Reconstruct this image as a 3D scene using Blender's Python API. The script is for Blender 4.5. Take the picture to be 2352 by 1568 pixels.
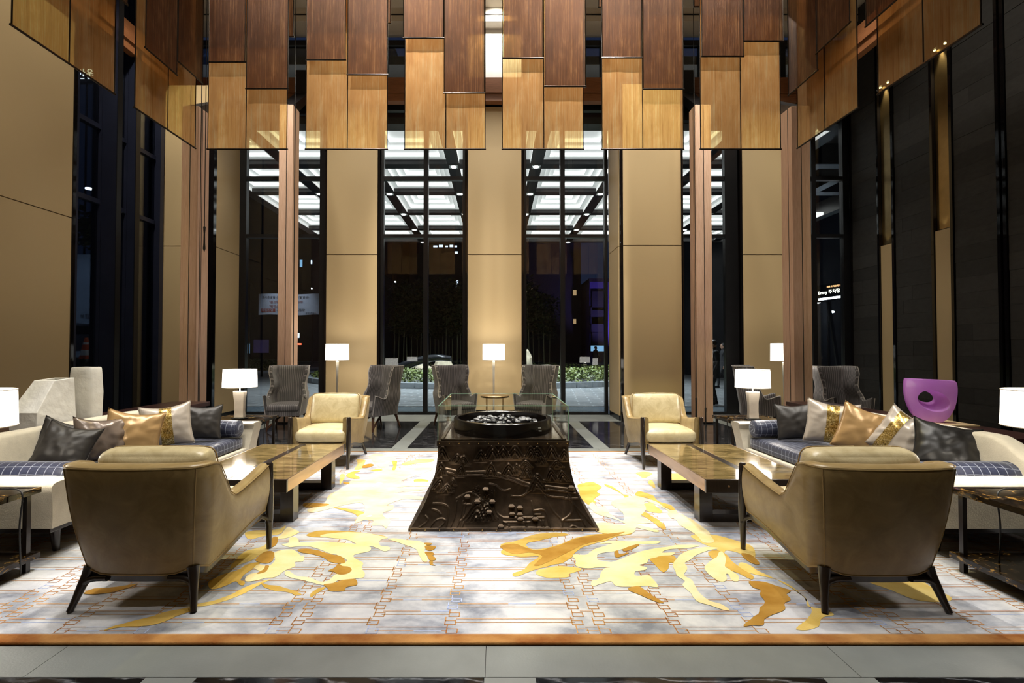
import bpy, bmesh, math, random
import numpy as np
from mathutils import Vector, Matrix, noise as mnoise

for o in list(bpy.data.objects):
    bpy.data.objects.remove(o)
SC = bpy.context.scene
COL = SC.collection
PI = math.pi
R = math.radians

# ------------------------------------------------------------------ camera
F = 1080.0                       # focal length in pixels of the 2352 px frame
CX, CY = 1140.0, 784.0           # principal point
CAMZ = 1.45
TILT = math.atan(20.0 / F)
cam = bpy.data.cameras.new('camera')
cam.sensor_width = 36.0
cam.lens = 36.0 * F / 2352.0
cam.shift_x = (1176.0 - CX) / 2352.0
cam.clip_start = 0.05
cam.clip_end = 300
camo = bpy.data.objects.new('camera', cam)
camo.location = (0, 0, CAMZ)
camo.rotation_euler = (PI / 2 + TILT, 0, 0)
COL.objects.link(camo)
SC.camera = camo

# ------------------------------------------------------------------ world, exposure
W = bpy.data.worlds.new('night_sky')
W.use_nodes = True
W.node_tree.nodes['Background'].inputs[0].default_value = (0.045, 0.07, 0.16, 1)
W.node_tree.nodes['Background'].inputs[1].default_value = 0.20
SC.world = W
SC.view_settings.view_transform = 'Standard'
SC.view_settings.look = 'None'
SC.view_settings.exposure = 0.12
SC.view_settings.gamma = 1.0
SC.view_settings.use_curve_mapping = False
try:
    SC.cycles.max_bounces = 6
    SC.cycles.diffuse_bounces = 3
    SC.cycles.glossy_bounces = 3
    SC.cycles.transmission_bounces = 4
    SC.cycles.transparent_max_bounces = 14
    SC.cycles.use_adaptive_sampling = True
    SC.cycles.adaptive_threshold = 0.04
    SC.cycles.sample_clamp_indirect = 6.0
    SC.cycles.caustics_reflective = False
    SC.cycles.caustics_refractive = False
except Exception:
    pass

# ------------------------------------------------------------------ ceiling downlights
def spot(name, loc, to, power, angle=60, blend=0.6, rad=0.12, col=(1.0, 0.92, 0.80)):
    l = bpy.data.lights.new(name, 'SPOT')
    l.energy = power
    l.spot_size = R(angle)
    l.spot_blend = blend
    l.shadow_soft_size = rad
    l.color = col
    o = bpy.data.objects.new(name, l)
    o.location = loc
    d = Vector(to) - Vector(loc)
    o.rotation_euler = d.to_track_quat('-Z', 'Y').to_euler()
    COL.objects.link(o)
    return o

WARM = (1.0, 0.92, 0.80)
NEUT = (1.0, 0.965, 0.915)
for x, y, tx, ty, p, ang in [
        (-1.0, 2.5, -1.0, 2.9, 470, 62), (1.0, 2.5, 1.0, 2.9, 470, 62),
        (-0.9, 4.7, -0.7, 4.6, 390, 50), (0.9, 4.7, 0.9, 4.4, 390, 50),
        (-2.7, 3.7, -3.0, 4.2, 720, 56), (2.7, 3.7, 3.0, 4.2, 720, 56),
        (-2.2, 5.3, -2.3, 5.9, 640, 50), (2.2, 5.3, 2.3, 5.9, 640, 50),
        (0.0, 1.0, 0.0, 1.9, 420, 70)]:
    spot('ceiling_downlight', (x, y, 8.95), (tx, ty, 0), p, ang, 0.5, 0.10, NEUT)
for x in (-4.6, -1.6, 1.6, 4.6):
    spot('window_downlight', (x, 8.2, 8.95), (x * 0.97, 8.9, 0), 620, 66, 0.8, 0.14, WARM)
for x, tx in ((-5.6, -6.4), (-3.2, -3.2), (-0.05, -0.05), (3.2, 3.2), (5.9, 6.0)):
    spot('wall_washer', (x, 7.2, 8.95), (tx, 10.6, 3.4), 760, 58, 0.9, 0.12, WARM)
for y in (1.5, 4.2, 6.6):
    spot('left_wall_washer', (-5.3, y, 8.95), (-6.9, y + 0.5, 3.0), 300, 70, 0.9, 0.12, WARM)
for y in (4.0, 7.0):
    spot('right_wall_washer', (6.2, y, 8.95), (8.0, y + 1.5, 3.0), 220, 80, 0.9, 0.12, WARM)
for x in (-2.4, 0.0, 2.4):   # lights that wash the hanging screens
    spot('screen_washer', (x, 2.2, 8.95), (x, 5.85, 4.6), 1300, 60, 0.9, 0.10, WARM)
    spot('screen_back_washer', (x, 8.4, 8.95), (x, 5.9, 4.6), 1500, 60, 0.9, 0.10, WARM)
spot('added_fill_spot', (3.9, 3.6, 8.95), (4.47, 4.86, 0.9), 1000, 14, 0.6, 0.06, NEUT)  # added spot, only there to brighten the purple glass
spot('added_fill_spot', (-3.6, 3.2, 8.95), (-4.42, 4.75, 0.9), 420, 16, 0.6, 0.06, NEUT)  # likewise added, to whiten the sloping vase faces
spot('upper_wall_washer', (0.0, 9.9, 8.95), (0.0, 10.8, 8.0), 170, 120, 0.9, 0.05, NEUT)

# ------------------------------------------------------------------ pixel helpers (frame 2352 x 1568)
def ray(px, py):
    a = (px - CX) / F
    b = -(py - CY) / F
    return a, math.cos(TILT) - b * math.sin(TILT), math.sin(TILT) + b * math.cos(TILT)

def P(px, py, Y):
    a, y, z = ray(px, py)
    s = Y / y
    return Vector((a * s, Y, CAMZ + z * s))

def G(px, py, z=0.0):
    a, y, zz = ray(px, py)
    s = (z - CAMZ) / zz
    return (a * s, y * s)

# ------------------------------------------------------------------ materials
MATS = {}

class NT:
    def __init__(self, name):
        m = bpy.data.materials.new(name)
        m.use_nodes = True
        self.m = m
        self.nt = m.node_tree
        self.b = self.nt.nodes['Principled BSDF']
        self.out = self.nt.nodes['Material Output']
        MATS[name] = m

    def n(self, t, **kw):
        nd = self.nt.nodes.new(t)
        for k, v in kw.items():
            if k.startswith('i_'):
                nd.inputs[k[2:].replace('_', ' ')].default_value = v
            else:
                setattr(nd, k, v)
        return nd

    def l(self, a, b):
        self.nt.links.new(a, b)

    def coord(self, kind='Object', scale=(1, 1, 1), rot=(0, 0, 0)):
        tc = self.n('ShaderNodeTexCoord')
        mp = self.n('ShaderNodeMapping')
        mp.inputs['Scale'].default_value = scale
        mp.inputs['Rotation'].default_value = rot
        self.l(tc.outputs[kind], mp.inputs[0])
        return mp.outputs[0]

    def noise(self, vec, scale=5, detail=4, rough=0.55, dist=0.0):
        nd = self.n('ShaderNodeTexNoise')
        nd.inputs['Scale'].default_value = scale
        nd.inputs['Detail'].default_value = detail
        nd.inputs['Roughness'].default_value = rough
        nd.inputs['Distortion'].default_value = dist
        self.l(vec, nd.inputs['Vector'])
        return nd.outputs['Fac']

    def ramp(self, fac, stops, interp='LINEAR'):
        nd = self.n('ShaderNodeValToRGB')
        cr = nd.color_ramp
        cr.interpolation = interp
        while len(cr.elements) < len(stops):
            cr.elements.new(0.5)
        for e, (p, c) in zip(cr.elements, stops):
            e.position = p
            e.color = c if len(c) == 4 else (*c, 1)
        self.l(fac, nd.inputs[0])
        return nd.outputs[0]

    def math(self, op, a, b=None, clamp=False):
        nd = self.n('ShaderNodeMath', operation=op, use_clamp=clamp)
        for i, v in enumerate((a, b)):
            if v is None:
                continue
            if isinstance(v, (int, float)):
                nd.inputs[i].default_value = v
            else:
                self.l(v, nd.inputs[i])
        return nd.outputs[0]

    def mix(self, fac, a, b):
        nd = self.n('ShaderNodeMix', data_type='RGBA')
        for sock, v in ((nd.inputs[0], fac), (nd.inputs[6], a), (nd.inputs[7], b)):
            if isinstance(v, (int, float)):
                sock.default_value = v
            elif isinstance(v, tuple):
                sock.default_value = v if len(v) == 4 else (*v, 1)
            else:
                self.l(v, sock)
        return nd.outputs[2]

    def bump(self, h, strength=0.3, dist=0.01):
        nd = self.n('ShaderNodeBump')
        nd.inputs['Strength'].default_value = strength
        nd.inputs['Distance'].default_value = dist
        self.l(h, nd.inputs['Height'])
        self.l(nd.outputs[0], self.b.inputs['Normal'])

    def base(self, col):
        if isinstance(col, tuple):
            self.b.inputs['Base Color'].default_value = col if len(col) == 4 else (*col, 1)
        else:
            self.l(col, self.b.inputs['Base Color'])

    def set(self, **kw):
        for k, v in kw.items():
            self.b.inputs[k.replace('_', ' ')].default_value = v

def srgb(r, g, b):
    def f(c):
        c /= 255.0
        return c / 12.92 if c <= 0.04045 else ((c + 0.055) / 1.055) ** 2.4
    return (f(r), f(g), f(b))

def mul(c, k):
    return tuple(min(1, x * k) for x in c)

def simple(name, col, rough=0.5, metal=0.0, var=0.12, scale=6.0, bump=0.0, bscale=60.0, coat=0.0, sheen=0.0, spec=0.5, stretch=(1, 1, 1), coord='Object'):
    t = NT(name)
    v = t.coord(coord, stretch)
    f = t.noise(v, scale, 4)
    t.base(t.ramp(f, [(0.3, mul(col, 1 - var)), (0.7, mul(col, 1 + var))]))
    t.set(Roughness=rough, Metallic=metal)
    t.b.inputs['Specular IOR Level'].default_value = spec
    if coat:
        t.b.inputs['Coat Weight'].default_value = coat
        t.b.inputs['Coat Roughness'].default_value = 0.06
    if sheen:
        t.b.inputs['Sheen Weight'].default_value = sheen
        t.b.inputs['Sheen Roughness'].default_value = 0.35
    if bump:
        t.bump(t.noise(v, bscale, 3), bump, 0.01)
    return t.m

def emis(name, col, strength):
    t = NT(name)
    t.base((0.8, 0.8, 0.8))
    t.b.inputs['Emission Color'].default_value = (*col, 1)
    t.b.inputs['Emission Strength'].default_value = strength
    t.m.cycles.emission_sampling = 'NONE'
    return t.m

# ---- setting
def wallcover(name, col):
    t = NT(name)
    v = t.coord('Object', (40, 40, 240))
    f = t.noise(v, 6, 3)
    v2 = t.coord('Object', (1, 1, 1))
    g = t.noise(v2, 1.2, 2)
    c = t.ramp(f, [(0.3, mul(col, 0.93)), (0.7, mul(col, 1.07))])
    c2 = t.mix(t.math('MULTIPLY', g, 0.15), c, mul(col, 0.8))
    t.base(c2)
    t.set(Roughness=0.55)
    t.bump(f, 0.12, 0.004)
    return t.m
wallcover('wallcover', srgb(191, 168, 126))
simple('white_plaster', (0.82, 0.80, 0.75), 0.7, var=0.03)
simple('ceiling_plaster', (0.62, 0.56, 0.46), 0.8, var=0.03)
simple('black_metal', (0.010, 0.010, 0.011), 0.28, 0.3, var=0.1)
simple('black_gloss', (0.006, 0.005, 0.005), 0.06, 0.0, var=0.1)
simple('navy_metal', (0.020, 0.024, 0.046), 0.35, 0.4, var=0.15, scale=2)
simple('grout', (0.02, 0.02, 0.02), 0.6)
simple('bronze', (0.38, 0.27, 0.13), 0.28, 1.0, var=0.1)
simple('brass', (0.55, 0.38, 0.14), 0.25, 1.0, var=0.1)

def wood(name, c1, c2, rough=0.45, sc=(9, 9, 0.6), coat=0.0):
    t = NT(name)
    v = t.coord('Object', sc)
    f = t.noise(v, 7, 5, 0.6, 0.4)
    t.base(t.ramp(f, [(0.3, c1), (0.7, c2)]))
    t.set(Roughness=rough)
    t.b.inputs['Coat Weight'].default_value = coat
    t.bump(f, 0.08, 0.005)
    return t.m
wood('pale_wood', srgb(206, 168, 142), srgb(226, 194, 170))
wood('beam_wood', srgb(120, 76, 46), srgb(150, 98, 62), sc=(0.6, 9, 9))
wood('beam_wood_y', srgb(120, 76, 46), srgb(150, 98, 62), sc=(9, 0.6, 9))
wood('ebony', (0.012, 0.008, 0.006), (0.022, 0.015, 0.011), 0.28, coat=0.3)
wood('walnut', (0.045, 0.018, 0.010), (0.08, 0.035, 0.02), 0.35)
wood('mahogany', (0.022, 0.008, 0.007), (0.035, 0.014, 0.012), 0.3, sc=(9, 0.6, 9))

def stonetile(i, col):
    t = NT('slate_%d' % i)
    v = t.coord('Object', (1, 1, 2))
    f = t.noise(v, 9, 6, 0.6)
    t.base(t.ramp(f, [(0.25, mul(col, 0.8)), (0.75, mul(col, 1.2))]))
    t.set(Roughness=0.6)
    t.b.inputs['Specular IOR Level'].default_value = 0.25
    t.bump(f, 0.25, 0.006)
for i, k in enumerate((0.85, 1.0, 1.15)):
    stonetile(i, mul((0.034, 0.033, 0.031), k))

def marble():
    t = NT('black_marble')
    v = t.coord('Object', (1.0, 2.6, 1.0), (0, 0, 0.25))
    w = t.n('ShaderNodeTexWave', wave_type='BANDS', bands_direction='Y')
    w.inputs['Scale'].default_value = 2.2
    w.inputs['Distortion'].default_value = 9.0
    w.inputs['Detail'].default_value = 5
    w.inputs['Detail Scale'].default_value = 1.6
    t.l(v, w.inputs['Vector'])
    f = t.noise(v, 2.5, 5, 0.6, 1.2)
    k = t.math('MULTIPLY', t.math('POWER', w.outputs['Fac'], 7.0), t.math('MULTIPLY', f, 1.3))
    t.base(t.ramp(k, [(0.0, (0.007, 0.007, 0.008)), (0.45, (0.05, 0.052, 0.057)), (1.0, (0.30, 0.31, 0.33))]))
    t.set(Roughness=0.09)
    return t.m
marble()
simple('grey_stone', srgb(120, 125, 123), 0.45, var=0.10, scale=3.5, bump=0.08, bscale=90)

def glass(name, tint=(1, 1, 1), fres=1.45, gain=1.0):
    t = NT(name)
    nt = t.nt
    nt.nodes.remove(t.b)
    tr = t.n('ShaderNodeBsdfTransparent')
    tr.inputs[0].default_value = (*tint, 1)
    gl = t.n('ShaderNodeBsdfGlossy')
    gl.inputs['Roughness'].default_value = 0.0
    gl.inputs['Color'].default_value = (0.95, 0.97, 1, 1)
    fr = t.n('ShaderNodeFresnel')
    fr.inputs[0].default_value = fres
    k = t.math('MULTIPLY', fr.outputs[0], gain, True)
    mx = t.n('ShaderNodeMixShader')
    t.l(k, mx.inputs[0])
    t.l(tr.outputs[0], mx.inputs[1])
    t.l(gl.outputs[0], mx.inputs[2])
    t.l(mx.outputs[0], t.out.inputs[0])
    return t.m
glass('window_glass', (0.88, 0.92, 0.94), 1.5, 0.9)
glass('box_glass', (0.985, 0.995, 0.985), 1.5, 0.4)
simple('glass_edge', (0.25, 0.42, 0.30), 0.15, var=0.1)

# ---- furniture
def velvet(name, c1, c2, rough=0.42, sheen=0.5, wr=0.0):
    t = NT(name)
    v = t.coord('Object', (1, 1, 1))
    f = t.noise(v, 7, 6, 0.65, 0.8)
    t.base(t.ramp(f, [(0.32, c1), (0.68, c2)]))
    t.set(Roughness=rough)
    t.b.inputs['Sheen Weight'].default_value = sheen
    t.b.inputs['Sheen Roughness'].default_value = 0.3
    t.b.inputs['Sheen Tint'].default_value = (1, 0.92, 0.75, 1)
    t.bump(f, 0.10 + wr, 0.02)
    return t.m
velvet('gold_velvet', srgb(134, 112, 70), srgb(162, 140, 94), 0.34, 0.35)
velvet('gold_velvet_light', srgb(184, 168, 126), srgb(214, 201, 162), 0.33, 0.3, 0.15)
simple('piping_gold', srgb(158, 134, 88), 0.6)
simple('cream_boucle', srgb(206, 198, 178), 0.85, var=0.07, scale=14, bump=0.25, bscale=120, sheen=0.2)
simple('charcoal_leather', (0.034, 0.031, 0.028), 0.52, var=0.2, scale=4, bump=0.05, bscale=5)
simple('black_leather', (0.012, 0.011, 0.010), 0.44, var=0.2, scale=4, bump=0.06, bscale=4)
simple('taupe_satin', srgb(122, 108, 96), 0.25, 0.15, var=0.12, scale=4, bump=0.35, bscale=8)
simple('silver_satin', srgb(190, 180, 166), 0.30, 0.15, var=0.08, scale=4, bump=0.35, bscale=8)
simple('gold_satin', srgb(180, 146, 98), 0.30, 0.2, var=0.1, scale=4, bump=0.3, bscale=6)

def sequin():
    t = NT('gold_sequin')
    v = t.coord('Object')
    vo = t.n('ShaderNodeTexVoronoi')
    vo.inputs['Scale'].default_value = 130
    t.l(v, vo.inputs['Vector'])
    t.base(t.ramp(vo.outputs['Color'], [(0.1, (0.16, 0.09, 0.015)), (0.5, (0.55, 0.36, 0.08)), (0.9, (0.95, 0.78, 0.38))]))
    t.set(Roughness=0.28, Metallic=0.75)
    t.bump(vo.outputs['Color'], 0.9, 0.004)
sequin()

def check(name, kind, s1, s2):
    t = NT(name)
    v = t.coord(kind, (1, 1, 1))
    nz = t.n('ShaderNodeTexNoise')
    nz.inputs['Scale'].default_value = 9
    t.l(v, nz.inputs['Vector'])
    sep = t.n('ShaderNodeSeparateXYZ')
    t.l(v, sep.inputs[0])
    wob = t.math('MULTIPLY', nz.outputs['Fac'], 0.010)
    def line(sock, per, w):
        a = t.math('FRACT', t.math('DIVIDE', t.math('ADD', sock, wob), per))
        return t.math('LESS_THAN', a, w)
    lx = line(sep.outputs[0], s1, 0.08)
    if kind == 'Object':      # lines across the top only; one line runs along the boxed edge
        up = t.math('GREATER_THAN', sep.outputs[2], 0.372)
        ed = t.math('LESS_THAN', t.math('ABSOLUTE', t.math('SUBTRACT', sep.outputs[2], 0.315)), 0.003)
        lx = t.math('MAXIMUM', t.math('MULTIPLY', lx, up), ed)
    k = t.math('MAXIMUM', lx, line(sep.outputs[1], s2, 0.08))
    f = t.noise(v, 40, 2)
    navy = t.ramp(f, [(0.3, (0.009, 0.013, 0.036)), (0.7, (0.016, 0.022, 0.056))])
    t.base(t.mix(t.math('MULTIPLY', k, 0.6), navy, (0.40, 0.44, 0.52)))
    t.set(Roughness=0.5)
    t.b.inputs['Sheen Weight'].default_value = 0.2
check('navy_check', 'Object', 0.062, 0.062)
check('navy_check_uv', 'UV', 0.062, 0.062)

def stripes():
    t = NT('pinstripe')
    v = t.coord('UV')
    sep = t.n('ShaderNodeSeparateXYZ')
    t.l(v, sep.inputs[0])
    a = t.math('FRACT', t.math('DIVIDE', sep.outputs[0], 0.036))
    k = t.ramp(a, [(0.0, (0, 0, 0)), (0.10, (1, 1, 1)), (0.22, (1, 1, 1)), (0.34, (0, 0, 0)), (0.6, (0.25,) * 3), (0.8, (0, 0, 0))])
    vo = t.coord('Object')
    f = t.noise(vo, 6, 3)
    dk = t.ramp(f, [(0.3, (0.034, 0.032, 0.036)), (0.7, (0.055, 0.052, 0.056))])
    t.base(t.mix(t.math('MULTIPLY', k, 0.75), dk, (0.27, 0.25, 0.26)))
    t.set(Roughness=0.5)
    t.b.inputs['Sheen Weight'].default_value = 0.3
stripes()
simple('grey_piping', (0.36, 0.34, 0.33), 0.5)

def veneer():
    t = NT('gold_veneer')
    v = t.coord('Object', (1.0, 3.5, 1))
    f = t.noise(v, 2.6, 7, 0.62, 1.6)
    t.base(t.ramp(f, [(0.28, srgb(50, 40, 22)), (0.42, srgb(106, 90, 54)), (0.58, srgb(148, 127, 82)), (0.75, srgb(174, 153, 108))]))
    t.set(Roughness=0.10)
    t.b.inputs['Coat Weight'].default_value = 0.5
    t.b.inputs['Coat Roughness'].default_value = 0.04
veneer()
simple('copper', (0.38, 0.255, 0.155), 0.26, 0.75, var=0.25, scale=6, stretch=(1, 0.6, 4))

def tortoise():
    t = NT('tortoiseshell')
    v = t.coord('Object', (1, 1, 2.2))
    f = t.noise(v, 11, 6, 0.65, 1.5)
    t.base(t.ramp(f, [(0.46, (0.006, 0.004, 0.003)), (0.58, (0.03, 0.016, 0.005)), (0.64, (0.30, 0.17, 0.04)), (0.76, (0.50, 0.32, 0.10))]))
    t.set(Roughness=0.12)
tortoise()

def relief():
    t = NT('dark_bronze')
    v = t.coord('Object', (1, 1, 1))
    f = t.noise(v, 3.2, 6, 0.6, 0.6)
    t.base(t.ramp(f, [(0.35, (0.030, 0.021, 0.013)), (0.55, (0.075, 0.052, 0.033)), (0.72, (0.19, 0.135, 0.088))]))
    t.set(Roughness=0.36, Metallic=0.85)
    t.bump(t.noise(v, 45, 4), 0.15, 0.004)
relief()
simple('bronze_plate', (0.16, 0.115, 0.08), 0.18, 0.85, var=0.2, scale=4)
simple('black_bowl', (0.008, 0.006, 0.005), 0.2, 0.2, var=0.1)
for i, c in enumerate(((0.02, 0.021, 0.023), (0.06, 0.062, 0.066), (0.16, 0.16, 0.165), (0.012, 0.012, 0.014))):
    simple('pebble_%d' % i, c, 0.16, 0.0, var=0.25, scale=30)
simple('chalk_ceramic', srgb(232, 230, 220), 0.75, var=0.05, scale=8, bump=0.9, bscale=9)
simple('silver_base', (0.62, 0.56, 0.49), 0.33, 0.55, var=0.12, scale=7)
simple('nickel', (0.62, 0.59, 0.52), 0.3, 0.6, var=0.05)
simple('rubber', (0.008, 0.008, 0.008), 0.5)

def shade_mat(name, s):
    t = NT(name)
    t.base((0.9, 0.88, 0.83))
    t.set(Roughness=0.8)
    t.b.inputs['Emission Color'].default_value = (1.0, 0.93, 0.82, 1)
    t.b.inputs['Emission Strength'].default_value = s
shade_mat('lamp_linen', 3.6)

def purple():
    t = NT('purple_glass')
    v = t.coord('Object', (1, 1, 1))
    f = t.noise(v, 2.5, 3)
    c = t.ramp(f, [(0.35, (0.62, 0.28, 0.78)), (0.65, (0.88, 0.52, 0.92))])
    t.base(c)
    t.set(Roughness=0.12)
    t.b.inputs['Coat Weight'].default_value = 0.5
    tl = t.n('ShaderNodeBsdfTranslucent')
    t.l(c, tl.inputs[0])
    m1 = t.n('ShaderNodeMixShader')
    m1.inputs[0].default_value = 0.5
    t.l(t.b.outputs[0], m1.inputs[1]); t.l(tl.outputs[0], m1.inputs[2])
    tr = t.n('ShaderNodeBsdfTransparent')
    tr.inputs[0].default_value = (0.80, 0.45, 0.88, 1)
    m2 = t.n('ShaderNodeMixShader')
    m2.inputs[0].default_value = 0.14
    t.l(m1.outputs[0], m2.inputs[1]); t.l(tr.outputs[0], m2.inputs[2])
    t.l(m2.outputs[0], t.out.inputs[0])
purple()

# ---- hanging screens: translucent woven metal cloth
def screen(name, c1, c2, c3, trans, transl):
    t = NT(name)
    nt = t.nt
    v = t.coord('Object', (1, 1, 0.010))
    st = t.noise(v, 85, 4, 0.75)
    v2 = t.coord('Object', (1, 1, 0.35))
    bl = t.noise(v2, 9, 3, 0.6, 0.5)
    k = t.math('ADD', t.math('MULTIPLY', st, 0.78), t.math('MULTIPLY', bl, 0.22))
    c = t.ramp(k, [(0.36, c1), (0.52, c2), (0.66, c3)])
    t.base(c)
    t.set(Roughness=0.38, Metallic=0.45)
    t.bump(k, 0.35, 0.02)
    tl = t.n('ShaderNodeBsdfTranslucent')
    t.l(c, tl.inputs[0])
    m1 = t.n('ShaderNodeMixShader')
    m1.inputs[0].default_value = transl
    t.l(t.b.outputs[0], m1.inputs[1])
    t.l(tl.outputs[0], m1.inputs[2])
    tr = t.n('ShaderNodeBsdfTransparent')
    tr.inputs[0].default_value = (*mul(c3, 1.4), 1)
    m2 = t.n('ShaderNodeMixShader')
    thin = t.ramp(st, [(0.45, (trans,) * 3), (0.70, (min(1, trans * 1.9),) * 3)])
    t.l(thin, m2.inputs[0])
    t.l(m1.outputs[0], m2.inputs[1])
    t.l(tr.outputs[0], m2.inputs[2])
    t.l(m2.outputs[0], t.out.inputs[0])
screen('gold_mesh_cloth', srgb(164, 116, 66), srgb(202, 154, 98), srgb(244, 212, 158), 0.34, 0.5)
screen('brown_mesh_cloth', srgb(60, 38, 24), srgb(86, 57, 37), srgb(150, 116, 82), 0.28, 0.4)
simple('dark_rod', (0.03, 0.022, 0.016), 0.25, 0.8, var=0.1)

# ---- carpet
def carpet():
    t = NT('carpet_grey')
    v = t.coord('Object', (1, 1.5, 1))
    f = t.noise(v, 2.1, 6, 0.6, 0.4)
    g = t.noise(v, 7.0, 4, 0.6)
    k = t.math('ADD', t.math('MULTIPLY', f, 0.75), t.math('MULTIPLY', g, 0.25))
    t.base(t.ramp(k, [(0.35, srgb(126, 131, 142)), (0.45, srgb(170, 174, 183)), (0.54, srgb(203, 205, 210)), (0.66, srgb(224, 225, 227))]))
    t.set(Roughness=0.95)
    t.b.inputs['Specular IOR Level'].default_value = 0.1
    t.b.inputs['Sheen Weight'].default_value = 0.1
    t.bump(t.noise(v, 260, 2), 0.4, 0.006)
carpet()
def yarn(name, c1, c2, sc=4):
    t = NT(name)
    v = t.coord('Object', (1, 1.5, 1))
    f = t.noise(v, sc, 5, 0.6)
    t.base(t.ramp(f, [(0.35, c1), (0.65, c2)]))
    t.set(Roughness=0.95)
    t.b.inputs['Specular IOR Level'].default_value = 0.1
    t.bump(t.noise(v, 260, 2), 0.4, 0.006)
yarn('yarn_cream', srgb(232, 212, 150), srgb(236, 226, 188), 3)
yarn('yarn_yellow', srgb(218, 186, 98), srgb(230, 208, 136), 3)
yarn('yarn_gold', srgb(192, 154, 68), srgb(216, 182, 100), 3)
yarn('yarn_amber', srgb(164, 120, 48), srgb(190, 148, 72), 4)
yarn('yarn_border', srgb(142, 88, 44), srgb(186, 138, 82), 3.5)
yarn('yarn_line', srgb(160, 104, 58), srgb(206, 160, 98), 1.6)
yarn('yarn_blue', srgb(160, 178, 222), srgb(190, 200, 226), 3)
yarn('yarn_halo', srgb(214, 208, 200), srgb(226, 220, 208), 3)
# ------------------------------------------------------------------ mesh builder
def tag(o, label=None, cat=None, group=None, kind=None):
    if label: o['label'] = label
    if cat: o['category'] = cat
    if group: o['group'] = group
    if kind: o['kind'] = kind
    return o

def empty(name, loc=(0, 0, 0), rz=0.0):
    o = bpy.data.objects.new(name, None)
    o.location = loc
    o.rotation_euler = (0, 0, rz)
    o.empty_display_size = 0.1
    COL.objects.link(o)
    return o

def link(name, me, parent=None):
    o = bpy.data.objects.new(name, me)
    COL.objects.link(o)
    if parent is not None:
        o.parent = parent
    return o

def copy_tree(o, parent=None):
    c = o.copy()
    COL.objects.link(c)
    c.parent = parent
    for ch in list(o.children):
        copy_tree(ch, c)
    return c

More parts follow.
